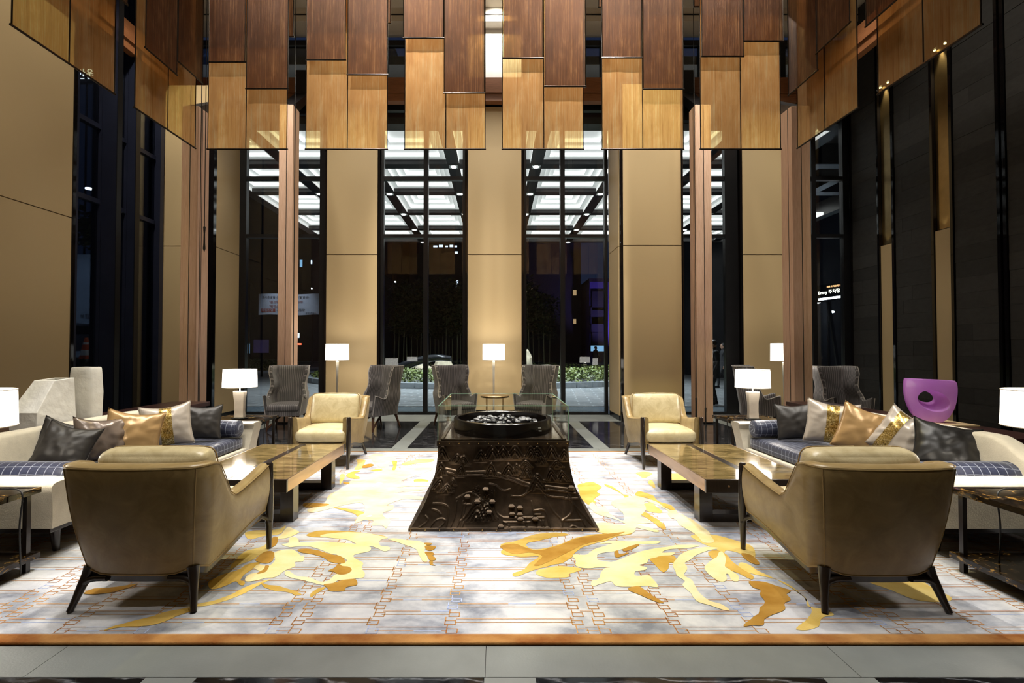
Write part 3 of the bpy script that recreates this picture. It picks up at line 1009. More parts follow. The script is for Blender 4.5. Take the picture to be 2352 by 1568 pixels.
CA, CB, CC = (420, 1180, 0.2551), (1130, 1180, 0.2551), (600, 1030, 0.17857)
CD, CE, CF = (1300, 1030, 0.17857), (1700, 1200, 0.2772), (0, 1200, 0.2041)
MOT = [
 (CA, 'gold', [(1110,190),(1200,155),(1310,150),(1500,158),(1700,180),(1830,205),(1760,230),(1480,200),(1300,210),(1240,212),(1150,205)]),
 (CA, 'cream', [(1240,205),(1300,180),(1480,165),(1640,175),(1760,195),(1850,215),(1780,235),(1760,265),(1790,290),(1860,300),(1860,325),(1810,335),(1750,310),(1690,290),(1600,290),(1500,240),(1400,225)]),
 (CA, 'cream', [(890,275),(950,260),(960,220),(1000,210),(1040,225),(1045,255),(1100,255),(1250,250),(1400,260),(1560,270),(1690,300),(1680,335),(1600,355),(1540,370),(1550,400),(1620,440),(1610,480),(1640,540),(1620,575),(1500,590),(1400,600),(1350,625),(1250,640),(1150,615),(1050,595),(960,570),(915,540),(930,515),(970,520),(1030,560),(1130,570),(1230,610),(1310,600),(1380,545),(1480,540),(1520,505),(1500,480),(1430,470),(1420,450),(1470,430),(1450,400),(1380,370),(1300,350),(1200,310),(1080,290),(960,300)]),
 (CA, 'amber', [(1030,325),(1120,315),(1230,335),(1330,365),(1430,390),(1465,425),(1440,445),(1340,440),(1280,400),(1180,370),(1070,350)]),
 (CA, 'amber', [(1310,515),(1360,490),(1400,450),(1430,470),(1500,480),(1520,510),(1480,540),(1400,545),(1360,525)]),
 (CA, 'amber', [(1265,635),(1350,625),(1440,600),(1555,590),(1565,640),(1470,665),(1450,700),(1330,695),(1290,665)]),
 (CA, 'gold', [(1150,720),(1220,670),(1290,660),(1200,720),(1160,750)]),
 (CA, 'gold', [(710,620),(760,640),(860,650),(960,680),(1010,695),(1070,725),(1020,735),(960,710),(830,695),(770,675),(720,655)]),
 (CA, 'cream', [(570,610),(560,585),(600,545),(700,520),(640,490),(680,455),(760,470),(830,420),(825,350),(900,325),(1000,325),(1060,375),(1095,375),(1075,430),(1010,435),(1010,475),(920,510),(830,570),(740,580),(640,605)]),
 (CA, 'amber', [(660,420),(690,370),(760,340),(820,350),(815,410),(770,445),(700,440)]),
 (CA, 'amber', [(665,540),(730,500),(740,470),(775,470),(755,515),(700,540)]),
 (CA, 'amber', [(775,295),(800,225),(835,205),(860,225),(840,275),(800,300)]),
 (CA, 'yellow', [(100,830),(190,800),(260,785),(400,740),(520,680),(640,630),(790,590),(700,635),(560,710),(430,770),(300,805),(200,830)]),
 (CA, 'gold', [(230,620),(330,560),(500,500),(560,460),(640,440),(700,440),(640,490),(560,545),(520,600),(560,610),(545,640),(510,640),(470,610),(380,650),(260,680)]),
 (CA, 'yellow', [(560,340),(700,300),(790,250),(800,270),(770,330),(690,370),(620,420),(500,460),(420,500),(460,430)]),
 (CA, 'cream', [(1850,230),(1900,222),(2000,235),(2120,245),(2180,270),(2200,300),(2170,330),(2200,380),(2200,430),(2165,430),(2140,400),(2110,330),(2070,305),(2000,280),(1920,250)]),
 (CA, 'amber', [(2170,265),(2240,265),(2230,280),(2190,282)]),
 (CA, 'amber', [(2180,290),(2230,288),(2280,300),(2240,330),(2195,325)]),
 (CA, 'amber', [(2180,345),(2240,345),(2260,365),(2215,385),(2190,370)]),
 (CA, 'amber', [(2205,378),(2250,380),(2280,410),(2240,425),(2210,405)]),
 (CA, 'amber', [(2215,428),(2250,430),(2255,455),(2280,468),(2230,460)]),
 (CA, 'cream', [(820,225),(880,190),(940,120),(1000,140),(1045,165),(990,200),(900,225)]),
 (CA, 'yellow', [(560,170),(660,150),(780,150),(880,130),(930,100),(900,160),(840,190),(720,200),(600,230)]),
 (CB, 'gold', [(75,285),(110,265),(230,240),(320,205),(450,175),(620,170),(690,190),(560,210),(430,240),(330,260),(310,290),(370,320),(480,310),(620,270),(760,215),(900,190),(1060,170),(1200,155),(1265,170),(1230,190),(1120,205),(1000,250),(880,280),(800,310),(740,360),(720,390),(640,440),(560,460),(430,490),(340,520),(270,545),(210,565),(185,550),(200,530),(290,500),(340,440),(420,385),(260,388),(120,370),(80,345),(100,320)]),
 (CB, 'amber', [(100,320),(80,290),(200,270),(290,300),(380,330),(480,320),(620,280),(760,225),(900,200),(1060,180),(1200,165),(1100,200),(960,245),(820,280),(720,330),(640,370),(520,430),(420,470),(380,460),(450,380),(330,350),(200,365)]),
 (CB, 'yellow', [(400,520),(480,490),(620,470),(800,490),(770,520),(690,540),(690,570),(520,575),(410,550)]),
 (CB, 'cream', [(890,640),(910,605),(960,590),(1000,500),(1070,480),(950,485),(830,490),(760,470),(760,430),(730,380),(760,365),(850,370),(920,320),(1080,270),(970,270),(1060,245),(1300,250),(1500,245),(1480,270),(1330,275),(1230,300),(1110,340),(1000,350),(950,370),(950,410),(1020,430),(1100,430),(1250,370),(1380,330),(1550,300),(1700,280),(1870,285),(1750,310),(1600,320),(1530,350),(1640,350),(1620,370),(1500,385),(1420,410),(1390,445),(1320,460),(1390,480),(1380,505),(1300,520),(1285,550),(1320,560),(1410,555),(1440,580),(1500,660),(1400,650),(1330,655),(1240,660),(1120,650),(1070,610),(970,635),(920,655)]),
 (CB, 'yellow', [(1090,500),(1140,440),(1260,390),(1360,380),(1330,430),(1250,470),(1180,510),(1110,540)]),
 (CB, 'gold', [(1420,400),(1500,375),(1630,375),(1670,430),(1640,440),(1590,440),(1590,490),(1550,525),(1510,505),(1470,460)]),
 (CB, 'amber', [(1170,325),(1250,290),(1320,272),(1300,300),(1220,335)]),
 (CB, 'amber', [(1100,350),(1130,330),(1150,360),(1230,350),(1200,372),(1120,395)]),
 (CB, 'amber', [(1230,665),(1320,655),(1390,700),(1450,740),(1540,800),(1500,800),(1400,760),(1290,715),(1240,695)]),
 (CB, 'yellow', [(1790,200),(1900,180),(2050,200),(2200,240),(2352,300),(2352,420),(2240,360),(2120,330),(2080,350),(2000,310),(1880,260)]),
 (CB, 'cream', [(1750,340),(1850,310),(1950,300),(2040,310),(1900,345),(1800,400),(1740,440),(1755,490),(1735,555),(1800,600),(1830,650),(1870,710),(1950,780),(2060,815),(2140,865),(2080,865),(1980,830),(1850,790),(1800,730),(1760,690),(1715,640),(1735,605),(1670,560),(1650,510),(1630,450),(1670,400),(1700,370)]),
 (CB, 'gold', [(1945,350),(2000,330),(2090,350),(2180,440),(2260,500),(2352,560),(2330,590),(2230,540),(2150,510),(2080,460),(1990,405)]),
 (CB, 'cream', [(1910,490),(1950,440),(2020,390),(2050,340),(2080,350),(2110,400),(2100,470),(2150,510),(2210,550),(2225,600),(2190,610),(2150,590),(2130,545),(2105,545),(2110,600),(2050,610),(1970,560)]),
 (CB, 'cream', [(1580,0),(1700,0),(1800,60),(1880,120),(1960,190),(2000,250),(1900,260),(1840,190),(1740,130),(1660,60)]),
 (CE, 'amber', [(70,490),(200,495),(300,525),(420,565),(385,595),(420,640),(365,670),(375,715),(300,755),(215,790),(190,850),(110,855),(30,860),(90,800),(140,770),(175,700),(210,660),(165,600),(170,560),(110,540)]),
 (CE, 'yellow', [(0,330),(80,350),(150,400),(260,450),(420,540),(540,620),(560,690),(700,720),(770,760),(690,790),(640,860),(560,890),(470,890),(490,850),(560,800),(590,730),(550,640),(430,530),(300,470),(120,430),(0,390)]),
 (CE, 'yellow', [(1050,480),(1300,470),(1500,478),(1560,520),(1680,580),(1760,635),(1640,660),(1450,640),(1250,560)]),
 (CE, 'amber', [(10,255),(90,270),(150,320),(150,350),(100,340),(40,300)]),
 (CF, 'amber', [(940,800),(1060,745),(1250,735),(1480,700),(1550,690),(1440,740),(1240,790),(1060,810)]),
 (CF, 'gold', [(1160,1220),(1250,1180),(1340,1150),(1480,1110),(1700,1060),(1850,1010),(2180,950),(2180,985),(2000,1050),(1840,1120),(1640,1170),(1420,1175),(1260,1200)]),
 (CC, 'cream', [(1000,540),(1080,490),(1150,420),(1300,390),(1400,330),(1560,280),(1480,210),(1400,130),(1400,90),(1500,70),(1600,90),(1700,110),(1730,140),(1650,180),(1640,230),(1700,280),(1900,230),(2100,190),(2200,190),(2210,260),(2100,310),(1900,380),(1800,420),(1900,430),(2150,430),(2150,490),(1900,490),(1750,510),(2130,530),(1720,570),(1900,600),(2090,630),(2050,660),(1850,650),(1700,690),(1600,740),(1700,730),(1680,790),(1560,830),(1600,890),(1660,920),(1640,980),(1600,1030),(1560,990),(1430,990),(1440,930),(1330,920),(1210,960),(1250,870),(1330,820),(1300,700),(1100,720),(900,770),(700,820),(620,820),(600,780),(800,720),(870,600),(950,560)]),
 (CC, 'gold', [(930,760),(1080,770),(1300,810),(1320,830),(1270,880),(1230,870),(1180,830)]),
 (CC, 'amber', [(1310,220),(1400,195),(1450,215),(1380,245),(1300,250)]),
 (CC, 'gold', [(1680,170),(1740,160),(1745,190),(1720,280),(1680,270),(1700,220)]),
 (CC, 'gold', [(1400,285),(1500,260),(1560,275),(1480,290)]),
 (CC, 'gold', [(1090,350),(1160,300),(1280,290),(1200,330),(1280,380),(1190,390)]),
 (CC, 'gold', [(1560,345),(1690,310),(1670,330),(1600,360)]),
 (CC, 'amber', [(1060,430),(1140,440),(1120,460),(1060,450)]),
 (CC, 'amber', [(560,700),(700,705),(870,715),(800,745),(600,760),(540,740)]),
 (CC, 'yellow', [(1820,190),(2000,140),(2200,135),(2200,170),(2000,190),(1850,220)]),
 (CC, 'yellow', [(1230,140),(1340,150),(1330,190),(1290,260),(1200,270),(1240,200)]),
 (CC, 'yellow', [(1020,330),(1080,340),(1060,400),(1010,460)]),
 (CC, 'gold', [(1970,400),(2090,395),(2150,420),(2060,470),(1980,450)]),
 (CC, 'halo', [(1420,500),(1500,440),(1560,450),(1500,480)]),
 (CC, 'halo', [(1340,880),(1400,860),(1430,865),(1400,885)]),
 (CD, 'gold', [(150,470),(250,440),(340,430),(400,455),(460,500),(400,550),(440,590),(360,650),(380,690),(320,730),(250,700),(200,650),(180,600),(160,520)]),
 (CD, 'cream', [(580,700),(620,660),(740,640),(850,610),(950,620),(1150,680),(1240,740),(1330,790),(1420,800),(1400,860),(1370,900),(1320,860),(1310,800),(1200,740),(1050,680),(1000,700),(1030,760),(1010,820),(950,870),(1060,920),(1080,960),(920,970),(1000,1000),(1200,1060),(1160,1080),(1000,1040),(900,1020),(870,1080),(700,1110),(420,1080),(400,1040),(390,960),(560,960),(740,985),(750,960),(600,900),(450,860),(380,830),(300,750),(340,690),(420,760),(480,740),(530,770),(560,830),(640,890),(740,930),(740,850),(680,780),(620,750)]),
 (CD, 'gold', [(890,590),(940,550),(1050,580),(1130,610),(1190,680),(1350,730),(1410,800),(1300,770),(1180,700),(1050,640),(940,620)]),
 (CD, 'yellow', [(980,720),(1100,690),(1150,740),(1230,800),(1220,830),(1100,820),(1020,790)]),
 (CD, 'gold', [(970,850),(1020,820),(1100,870),(1220,940),(1290,1040),(1230,1030),(1120,950),(1030,890)]),
 (CD, 'gold', [(500,460),(580,480),(700,560),(730,590),(810,610),(760,635),(720,590),(600,520),(510,480)]),
 (CD, 'cream', [(1420,900),(1520,880),(1600,900),(1660,940),(1740,1000),(1850,1100),(1700,1100),(1560,1030),(1460,980)]),
 (CD, 'yellow', [(900,310),(1050,300),(1110,330),(1000,380),(960,360)]),
 (CD, 'yellow', [(1050,430),(1110,410),(1150,500),(1120,500)]),
 (CD, 'yellow', [(1300,330),(1500,330),(1600,400),(1560,440),(1300,440),(1260,390)]),
]
ZL = {'halo': 0.0034, 'yellow': 0.0012, 'gold': 0.0017, 'cream': 0.0022, 'amber': 0.0028}
for i, (c, colr, poly) in enumerate(MOT):
    pts = []
    for (x, y) in catmull(poly, 4):
        gx, gy = G(c[0] + x * c[2], c[1] + y * c[2], CZ)
        n = mnoise.noise(Vector((gx * 14, gy * 14, i)))
        gx += 0.007 * n
        gy += 0.007 * mnoise.noise(Vector((gx * 14, gy * 14, i + 50)))
        if not (-CARX < gx < CARX): gx = max(-CARX, min(CARX, gx))
        pts.append((gx, min(gy, CARY1 - 0.06), CZ + ZL[colr] + 0.00001 * i))
    me = bpy.data.meshes.new('motif')
    me.from_pydata(pts, [], [tuple(range(len(pts)))])
    bm = bmesh.new(); bm.from_mesh(me)
    bmesh.ops.triangulate(bm, faces=bm.faces)
    for f in bm.faces:
        if f.normal.z < 0: f.normal_flip()
    bm.to_mesh(me); bm.free()
    me.materials.append(MATS['yarn_' + colr])
    link('motif', me, carp)
# ================================================================== FURNITURE
FZ = CZ     # furniture on the carpet stands on its pile

def upath(hw, yf, yb, r, ns=8, na=7, nb=9):
    """U-shaped plan outline from the +x front end round the back to the -x front end."""
    pts = []
    for i in range(ns):
        t = i / ns
        pts.append((hw, lerp(yf, yb + r, t), 1.0, 0.0))
    for i in range(na):
        a = PI / 2 * i / na
        pts.append((hw - r + r * math.cos(a), yb + r - r * math.sin(a), math.cos(a), -math.sin(a)))
    for i in range(nb + 1):
        t = i / nb
        pts.append((lerp(hw - r, -(hw - r), t), yb, 0.0, -1.0))
    for i in range(1, na + 1):
        a = PI / 2 * i / na
        pts.append((-(hw - r) - r * math.sin(a), yb + r - r * math.cos(a), -math.sin(a), -math.cos(a)))
    for i in range(1, ns + 1):
        t = i / ns
        pts.append((-hw, lerp(yb + r, yf, t), -1.0, 0.0))
    return pts

def shell_rows(path, fn, nz=6, bul=0.0):
    """fn(x, y, nx, ny) -> (outer bottom xyz, outer top xyz, thickness bottom, thickness top)"""
    rows, uvs = [], []
    L = 0.0
    prev = None
    for (x, y, nx, ny) in path:
        b, t, tb, tt = fn(x, y, nx, ny)
        if prev is not None: L += math.hypot(x - prev[0], y - prev[1])
        prev = (x, y)
        row, uv = [], []
        for k in range(nz + 1):
            s = k / nz
            p = [lerp(b[i], t[i], s) for i in range(3)]
            e = bul * math.sin(PI * s)
            p[0] += nx * e; p[1] += ny * e
            if k == nz: p[2] -= 0.018
            row.append(p); uv.append((L, p[2]))
        for q, dz in ((0.10, -0.004), (0.28, 0.004), (0.5, 0.006), (0.72, 0.004), (0.90, -0.004)):
            row.append([t[0] - nx * tt * q, t[1] - ny * tt * q, t[2] + dz]); uv.append((L, t[2] + tt * q))
        for k in range(nz, -1, -1):
            s = k / nz
            th = lerp(tb, tt, s)
            p = [lerp(b[i], t[i], s) for i in range(3)]
            p[0] -= nx * th; p[1] -= ny * th
            if k == nz: p[2] -= 0.018
            row.append(p); uv.append((L, p[2] * 1.0))
        rows.append(row); uvs.append(uv)
    return rows, uvs

# ------------------------------------------------------------ gold velvet armchairs
def make_armchair():
    root = empty('armchair')
    path = upath(0.41, 0.375, -0.40, 0.085, 14)
    def zt(y, x):
        if y < -0.29: return 0.805
        if y < -0.13:
            return lerp(0.805, 0.552, smooth01((y + 0.29) / 0.16))
        return lerp(0.552, 0.615, max(0.0, (y + 0.13) / 0.505) ** 1.5)
    def zb(y):
        t = (y + 0.40) / 0.775
        return 0.185 + 0.105 * smooth01(t * 1.05)
    def fn(x, y, nx, ny):
        f = (y + 0.40) / 0.775
        wt = lerp(1.0, 0.885, f)
        wb = lerp(0.82, 0.855, f)
        back = max(0.0, -ny)
        bow = -0.05 * back * (1 - (x / 0.41) ** 2)
        lean = -0.055 * smooth01((-0.1 - y) / 0.3)
        crn = max(0.0, 1 - abs(abs(nx) - abs(ny)) * 1.0) if ny < 0 else 0.0
        b = (x * wb, y * 0.93 + 0.5 * bow, zb(y) + 0.028 * max(crn, 0.9 * max(0, abs(x) - 0.24) / 0.09 * back))
        t = (x * wt, y + lean + bow, zt(y, x))
        tt = lerp(0.085, 0.11, back)
        return b, t, tt, tt
    rows, uv = shell_rows(path, fn, 6, 0.018)
    m = MB(); m.loft(rows, True, True)
    m.build('shell', 'gold_velvet', root, True, angle=70)
    # seams: along the top edge and down the two rear corners
    top = [Vector(r[6]) + Vector((0, 0, 0.012)) for r in rows]
    MB().tube(top, 0.003, 6).build('piping', 'piping_gold', root, True)
    for s in (1, -1):
        idx = 14 + 5 if s > 0 else len(rows) - 1 - (14 + 5)
        r = rows[idx]
        MB().tube([Vector(r[k]) for k in range(0, 7)], 0.0035, 6).build('piping', 'piping_gold', root, True)
    bot = [Vector(r[0]) for r in rows]
    MB().tube(bot, 0.005, 6).build('piping', 'piping_gold', root, True)
    # ebony apron below the shell
    ar = []
    for r, (x, y, nx, ny) in zip(rows, path):
        b = Vector(r[0])
        n = Vector((nx, ny, 0))
        ar.append([b - n * 0.004 + Vector((0, 0, -0.004)), b - n * 0.06 + Vector((0, 0, -0.004)), b - n * 0.06 + Vector((0, 0, -0.042)), b - n * 0.012 + Vector((0, 0, -0.042))])
    MB().loft(ar, True, True).build('apron', 'ebony', root, True)
    MB().box(-0.30, 0.30, 0.33, 0.37, 0.235, 0.29).build('front_rail', 'ebony', root, bevel=0.004)
    MB().box(-0.31, 0.31, -0.30, 0.36, 0.215, 0.30).build('seat_base', 'gold_velvet', root)
    # legs: front posts rise to the arm, rear legs splay
    for s in (1, -1):
        x = s * 0.355
        pts = [(x * 0.985, 0.405, 0.0), (x * 0.985, 0.402, 0.10), (x, 0.395, 0.22), (x, 0.392, 0.30), (x, 0.392, 0.45), (x, 0.388, 0.612), (x, 0.388, 0.622)]
        MB().tube(pts, [0.017, 0.020, 0.027, 0.030, 0.027, 0.026, 0.018], 14).build('leg', 'ebony', root, True)
        g = [(x, 0.39, 0.18), (x * 0.98, 0.375, 0.225), (x * 0.91, 0.33, 0.254), (x * 0.89, 0.25, 0.258)]
        MB().tube(catmull(g, 4, False), [0.024] * 3 + [0.018] * 10, 10).build('gusset', 'ebony', root, True)
        pts = [(s * 0.340, -0.43, 0.0), (s * 0.326, -0.408, 0.06), (s * 0.312, -0.388, 0.12), (s * 0.298, -0.368, 0.17), (s * 0.288, -0.355, 0.215)]
        MB().tube(catmull(pts, 3, False), [lerp(0.017, 0.036, (i / 12) ** 1.5) for i in range(13)], 14).build('leg', 'ebony', root, True)
        g = [(s * 0.318, -0.392, 0.10), (s * 0.298, -0.386, 0.14), (s * 0.25, -0.383, 0.160), (s * 0.17, -0.385, 0.164)]
        MB().tube(catmull(g, 4, False), [0.022] * 3 + [0.018] * 10, 10).build('gusset', 'ebony', root, True)
    # cushions
    MB().rbox((0, 0.075, 0.385), (0.63, 0.62, 0.155), 0.06, 9, (0, 0.012, 0.028)).build('seat_cushion', 'gold_velvet_light', root, True, angle=0)
    def lean(p):
        q = p - Vector((0, -0.17, 0.45))
        a = R(-14)
        return Vector((0, -0.17, 0.45)) + Vector((q.x, q.y * math.cos(a) + q.z * math.sin(a), -q.y * math.sin(a) + q.z * math.cos(a)))
    bc = MB().rbox((0, -0.16, 0.655), (0.64, 0.15, 0.41), 0.055, 9, (0.0, 0.035, 0.010), lean).build('back_cushion', 'gold_velvet_light', root, True, angle=0)
    seam = []
    for k in range(33):
        a = 2 * PI * k / 32
        c, s_ = math.cos(a), math.sin(a)
        p = Vector((0.318 * math.copysign(abs(c) ** 0.22, c), -0.16 + 0.055, 0.655 + 0.203 * math.copysign(abs(s_) ** 0.22, s_)))
        seam.append(lean(p))
    MB().tube(seam, 0.004, 6).build('cushion_piping', 'piping_gold', bc, True)
    return root

AC = [((-2.0, 3.035), 0.0, 'gold velvet armchair seen from behind, with its back to us beside the vase sofa'),
      ((2.135, 3.025), 0.0, 'gold velvet armchair seen from behind, nearest the purple glass sofa'),
      ((-2.145, 6.11), PI, 'pale gold armchair facing us beyond the low table by the vase sofa'),
      ((2.13, 6.11), PI, 'pale gold armchair facing us beyond the low table by the purple glass sofa')]
proto = make_armchair()
for i, ((x, y), rz, lab) in enumerate(AC):
    o = proto if i == 0 else copy_tree(proto)
    o.location = (x, y, FZ + 0.004); o.rotation_euler = (0, 0, rz)
    tag(o, lab, 'armchair', 'gold velvet armchairs')

# ------------------------------------------------------------ wing chairs
def make_wing():
    root = empty('wing_chair')
    path = upath(0.345, 0.33, -0.33, 0.13, 20, 8, 9)
    def zt(y, x):
        if y < -0.12: return 1.15 + 0.012 * (abs(x) / 0.345)
        if y < 0.10: return lerp(1.155, 0.575, smooth01((y + 0.12) / 0.22) ** 0.8)
        return lerp(0.575, 0.64, smooth01((y - 0.10) / 0.23))
    rows, uvs, edge_ = [], [], []
    L = 0
    prev = None
    nz = 12
    for (x, y, nx, ny) in path:
        if prev: L += math.hypot(x - prev[0], y - prev[1])
        prev = (x, y)
        zt_, zb_ = zt(y, x), 0.265
        back = max(0, -ny)
        th = 0.055
        def pos(z, off):
            t = (z - 0.26) / 0.9
            # narrow waist, flared wings
            w = 0.90 + 0.05 * t + 0.13 * smooth01((z - 0.78) / 0.4) * (1 - 0.2 * back)
            if z < 0.70: w = lerp(0.84, 0.985, smooth01((z - 0.26) / 0.36))
            if 0.62 <= z: w = lerp(0.985, 0.86, smooth01((z - 0.62) / 0.16)) if z < 0.80 else lerp(0.86, 1.0, smooth01((z - 0.80) / 0.28))
            ln = -0.16 * max(0, z - 0.4) * (0.45 + 0.55 * back)
            fl = 0.05 * smooth01((z - 0.8) / 0.3) * (1 - back) * (1 if y > -0.25 else 0.6)
            return [x * w - nx * off, y * 0.96 + ln - ny * off + fl, z]
        row, uv = [], []
        for k in range(nz + 1):
            z = lerp(zb_, zt_ - 0.012, k / nz)
            row.append(pos(z, 0)); uv.append((L, z))
        for q, dz in ((0.15, -0.002), (0.5, 0.004), (0.85, -0.002)):
            p = pos(zt_, th * q); p[2] += dz
            row.append(p); uv.append((L, zt_ + th * q))
        for k in range(nz, -1, -1):
            z = lerp(zb_, zt_ - 0.012, k / nz)
            row.append(pos(z, th)); uv.append((L, z))
        edge_.append(Vector(pos(zt_ - 0.006, -0.003)))
        rows.append(row); uvs.append(uv)
    MB().loft(rows, True, True, uvs).build('shell', 'pinstripe', root, True, angle=75)
    edge = edge_
    edge = [Vector(rows[0][1])] + edge + [Vector(rows[-1][1])]
    MB().tube(edge, 0.007, 6).build('piping', 'grey_piping', root, True)
    m = MB().rbox((0, 0.04, 0.41), (0.555, 0.60, 0.13), 0.045, 7, (0, 0, 0.02))
    m.uv = {i: (v[0], v[1]) for i, v in enumerate(m.v)}
    m.build('seat_cushion', 'pinstripe', root, True, angle=0)
    m = MB().box(-0.275, 0.275, -0.27, 0.315, 0.262, 0.36)
    m.uv = {i: (v[0], v[2]) for i, v in enumerate(m.v)}
    m.build('seat_base', 'pinstripe', root)
    for s in (1, -1):
        for y0, y1 in ((0.27, 0.30), (-0.24, -0.33)):
            MB().tube([(s * 0.245, y0, 0.265), (s * 0.275, y1, 0.0)], [0.028, 0.014], 10).build('leg', 'walnut', root, True)
        MB().tube([(s * 0.265, 0.29, 0.05), (s * 0.10, -0.02, 0.255)], [0.018, 0.02], 8).build('brace', 'walnut', root, True)
    return root
def frot(dx, dy): return math.atan2(-dx, dy)
WC = [((-3.88, 8.75), frot(0.18, -1), 'striped grey wing chair partly hidden by a timber column, below the banner'),
      ((-2.22, 8.75), frot(-0.62, -0.8), 'striped grey wing chair turned away beside the pale gold armchair and tall lamp'),
      ((-0.80, 8.95), frot(0.5, -0.87), 'striped grey wing chair beside the round table, nearer the black arc sculpture'),
      ((0.76, 8.95), frot(-0.5, -0.87), 'striped grey wing chair beside the round table, in front of the boulder'),
      ((4.88, 8.75), frot(0.93, -0.40), 'striped grey wing chair in profile behind a table lamp'),
      ((6.09, 8.30), frot(-0.06, -1), 'striped grey wing chair facing us straight on, in front of the slate wall')]
proto = make_wing()
for i, ((x, y), rz, lab) in enumerate(WC):
    o = proto if i == 0 else copy_tree(proto)
    o.location = (x, y, 0.0); o.rotation_euler = (0, 0, rz)
    tag(o, lab, 'wing chair', 'striped wing chairs by the windows')

# ------------------------------------------------------------ sofas
SY0, SY1 = 3.19, 5.97
def make_sofa(s, lab):
    XF, XB = 3.02, 4.10
    root = empty('sofa', (s * (XF + XB) / 2, (SY0 + SY1) / 2, FZ))
    tag(root, lab, 'sofa', 'long cream sofas')
    hl = (SY1 - SY0) / 2
    dep = (XB - XF)
    # path: u axis = world Y, v axis = depth to the front. local frame: x' along length, y' front positive
    path = upath(hl, dep / 2, -dep / 2, 0.26, 9, 9, 26)
    def W(xl, yf, z):      # length coordinate, front coordinate -> object space
        return (-s * yf, xl, z)
    def zt(x, y):
        e = hl - abs(x)
        if y > -dep / 2 + 0.27: return 0.545
        return lerp(0.545, 0.755, smooth01((e - 0.22) / 0.42))
    rows = []
    for (x, y, nx, ny) in path:
        back = max(0.0, -ny)
        f = (y + dep / 2) / dep
        z1 = zt(x, y)
        th = lerp(0.235, 0.17, back)
        zb_ = 0.225
        row = []
        nz = 7
        out_t = 0.035 * (1 - back) + 0.05 * back
        ext = 0.04 * smooth01((f - 0.6) / 0.4)
        for k in range(nz + 1):
            t = k / nz
            z = lerp(zb_, z1 - 0.03, t)
            e = -0.05 + (0.05 + out_t) * t ** 1.5
            row.append(W(x + nx * e * 0.6, y + ny * e + ext * (t ** 1.2), z))
        for q, dz in ((0.06, -0.008), (0.2, 0.0), (0.5, 0.003), (0.8, 0.0), (0.94, -0.008)):
            row.append(W(x + nx * (out_t * 0.6 - th * q), y + ny * (out_t - th * q) + ext, z1 + dz))
        for k in range(nz, -1, -1):
            t = k / nz
            z = lerp(zb_, z1 - 0.03, t)
            e = out_t * t - lerp(th + 0.03, th, t)
            row.append(W(x + nx * e * (0.8 if ny == 0 else 1), y + ny * e + ext * (t ** 1.2), z))
        rows.append([tuple(p) for p in row])
    MB().loft(rows, True, True).build('shell', 'cream_boucle', root, True, angle=70)
    # front rail under the mattress
    a, b = sorted((-s * (dep / 2 - 0.06), -s * (dep / 2 - 0.02)))
    xr = dep / 2
    m = MB().rbox((-s * (0.06), 0, 0.225), (dep - 0.16, 2 * hl - 0.42, 0.055), 0.02, 5)
    m.build('seat_rail', 'cream_boucle', root, True, angle=0)
    MB().rbox((-s * 0.055, 0, 0.32), (dep - 0.20, 2 * hl - 0.46, 0.145), 0.045, 9, (0.0, 0.0, 0.02)).build('seat_mattress', 'navy_check', root, True, angle=0)
    MB().box(-0.46, 0.46, -hl + 0.10, hl - 0.10, 0.165, 0.215).build('base_frame', 'ebony', root, bevel=0.006)
    for yl in (-hl + 0.22, 0.0, hl - 0.22):
        for xl in (-0.38, 0.38):
            MB().tube([(xl, yl, 0.17), (xl * 1.04, yl, 0.0)], [0.035, 0.020], 10).build('leg', 'ebony', root, True)
    return root
sofa_l = make_sofa(-1, 'long cream sofa with navy check mattress in front of the ceramic vases')
sofa_r = make_sofa(1, 'long cream sofa with navy check mattress in front of the purple glass sculpture')

def bolster(s, Y, lab):
    x0, x1 = s * 3.06, s * 3.86
    o = empty('bolster', ((x0 + x1) / 2, Y, FZ + 0.50))
    tag(o, lab, 'cushion', 'navy check bolsters')
    L = abs(x1 - x0) / 2
    pts, rad = [], []
    for t, r in ((-1, 0.055), (-0.985, 0.085), (-0.95, 0.098), (-0.6, 0.102), (0, 0.103), (0.6, 0.102), (0.95, 0.098), (0.985, 0.085), (1, 0.055)):
        pts.append((L * t, 0, 0)); rad.append(r)
    MB().tube(pts, rad, 28).build('roll', 'navy_check_uv', o, True, angle=70)
    for t in (-0.955, 0.955):
        ring = [(L * t, 0.099 * math.cos(a), 0.099 * math.sin(a)) for a in [2 * PI * k / 24 for k in range(25)]]
        MB().tube(ring, 0.004, 6).build('piping', 'navy_check_uv', o, True)
bolster(-1, 5.64, 'navy check bolster at the far arm of the vase sofa')
bolster(-1, 3.55, 'navy check bolster at the near arm of the vase sofa')
bolster(1, 5.64, 'navy check bolster at the far arm of the purple glass sofa')
bolster(1, 3.55, 'navy check bolster at the near arm of the purple glass sofa')

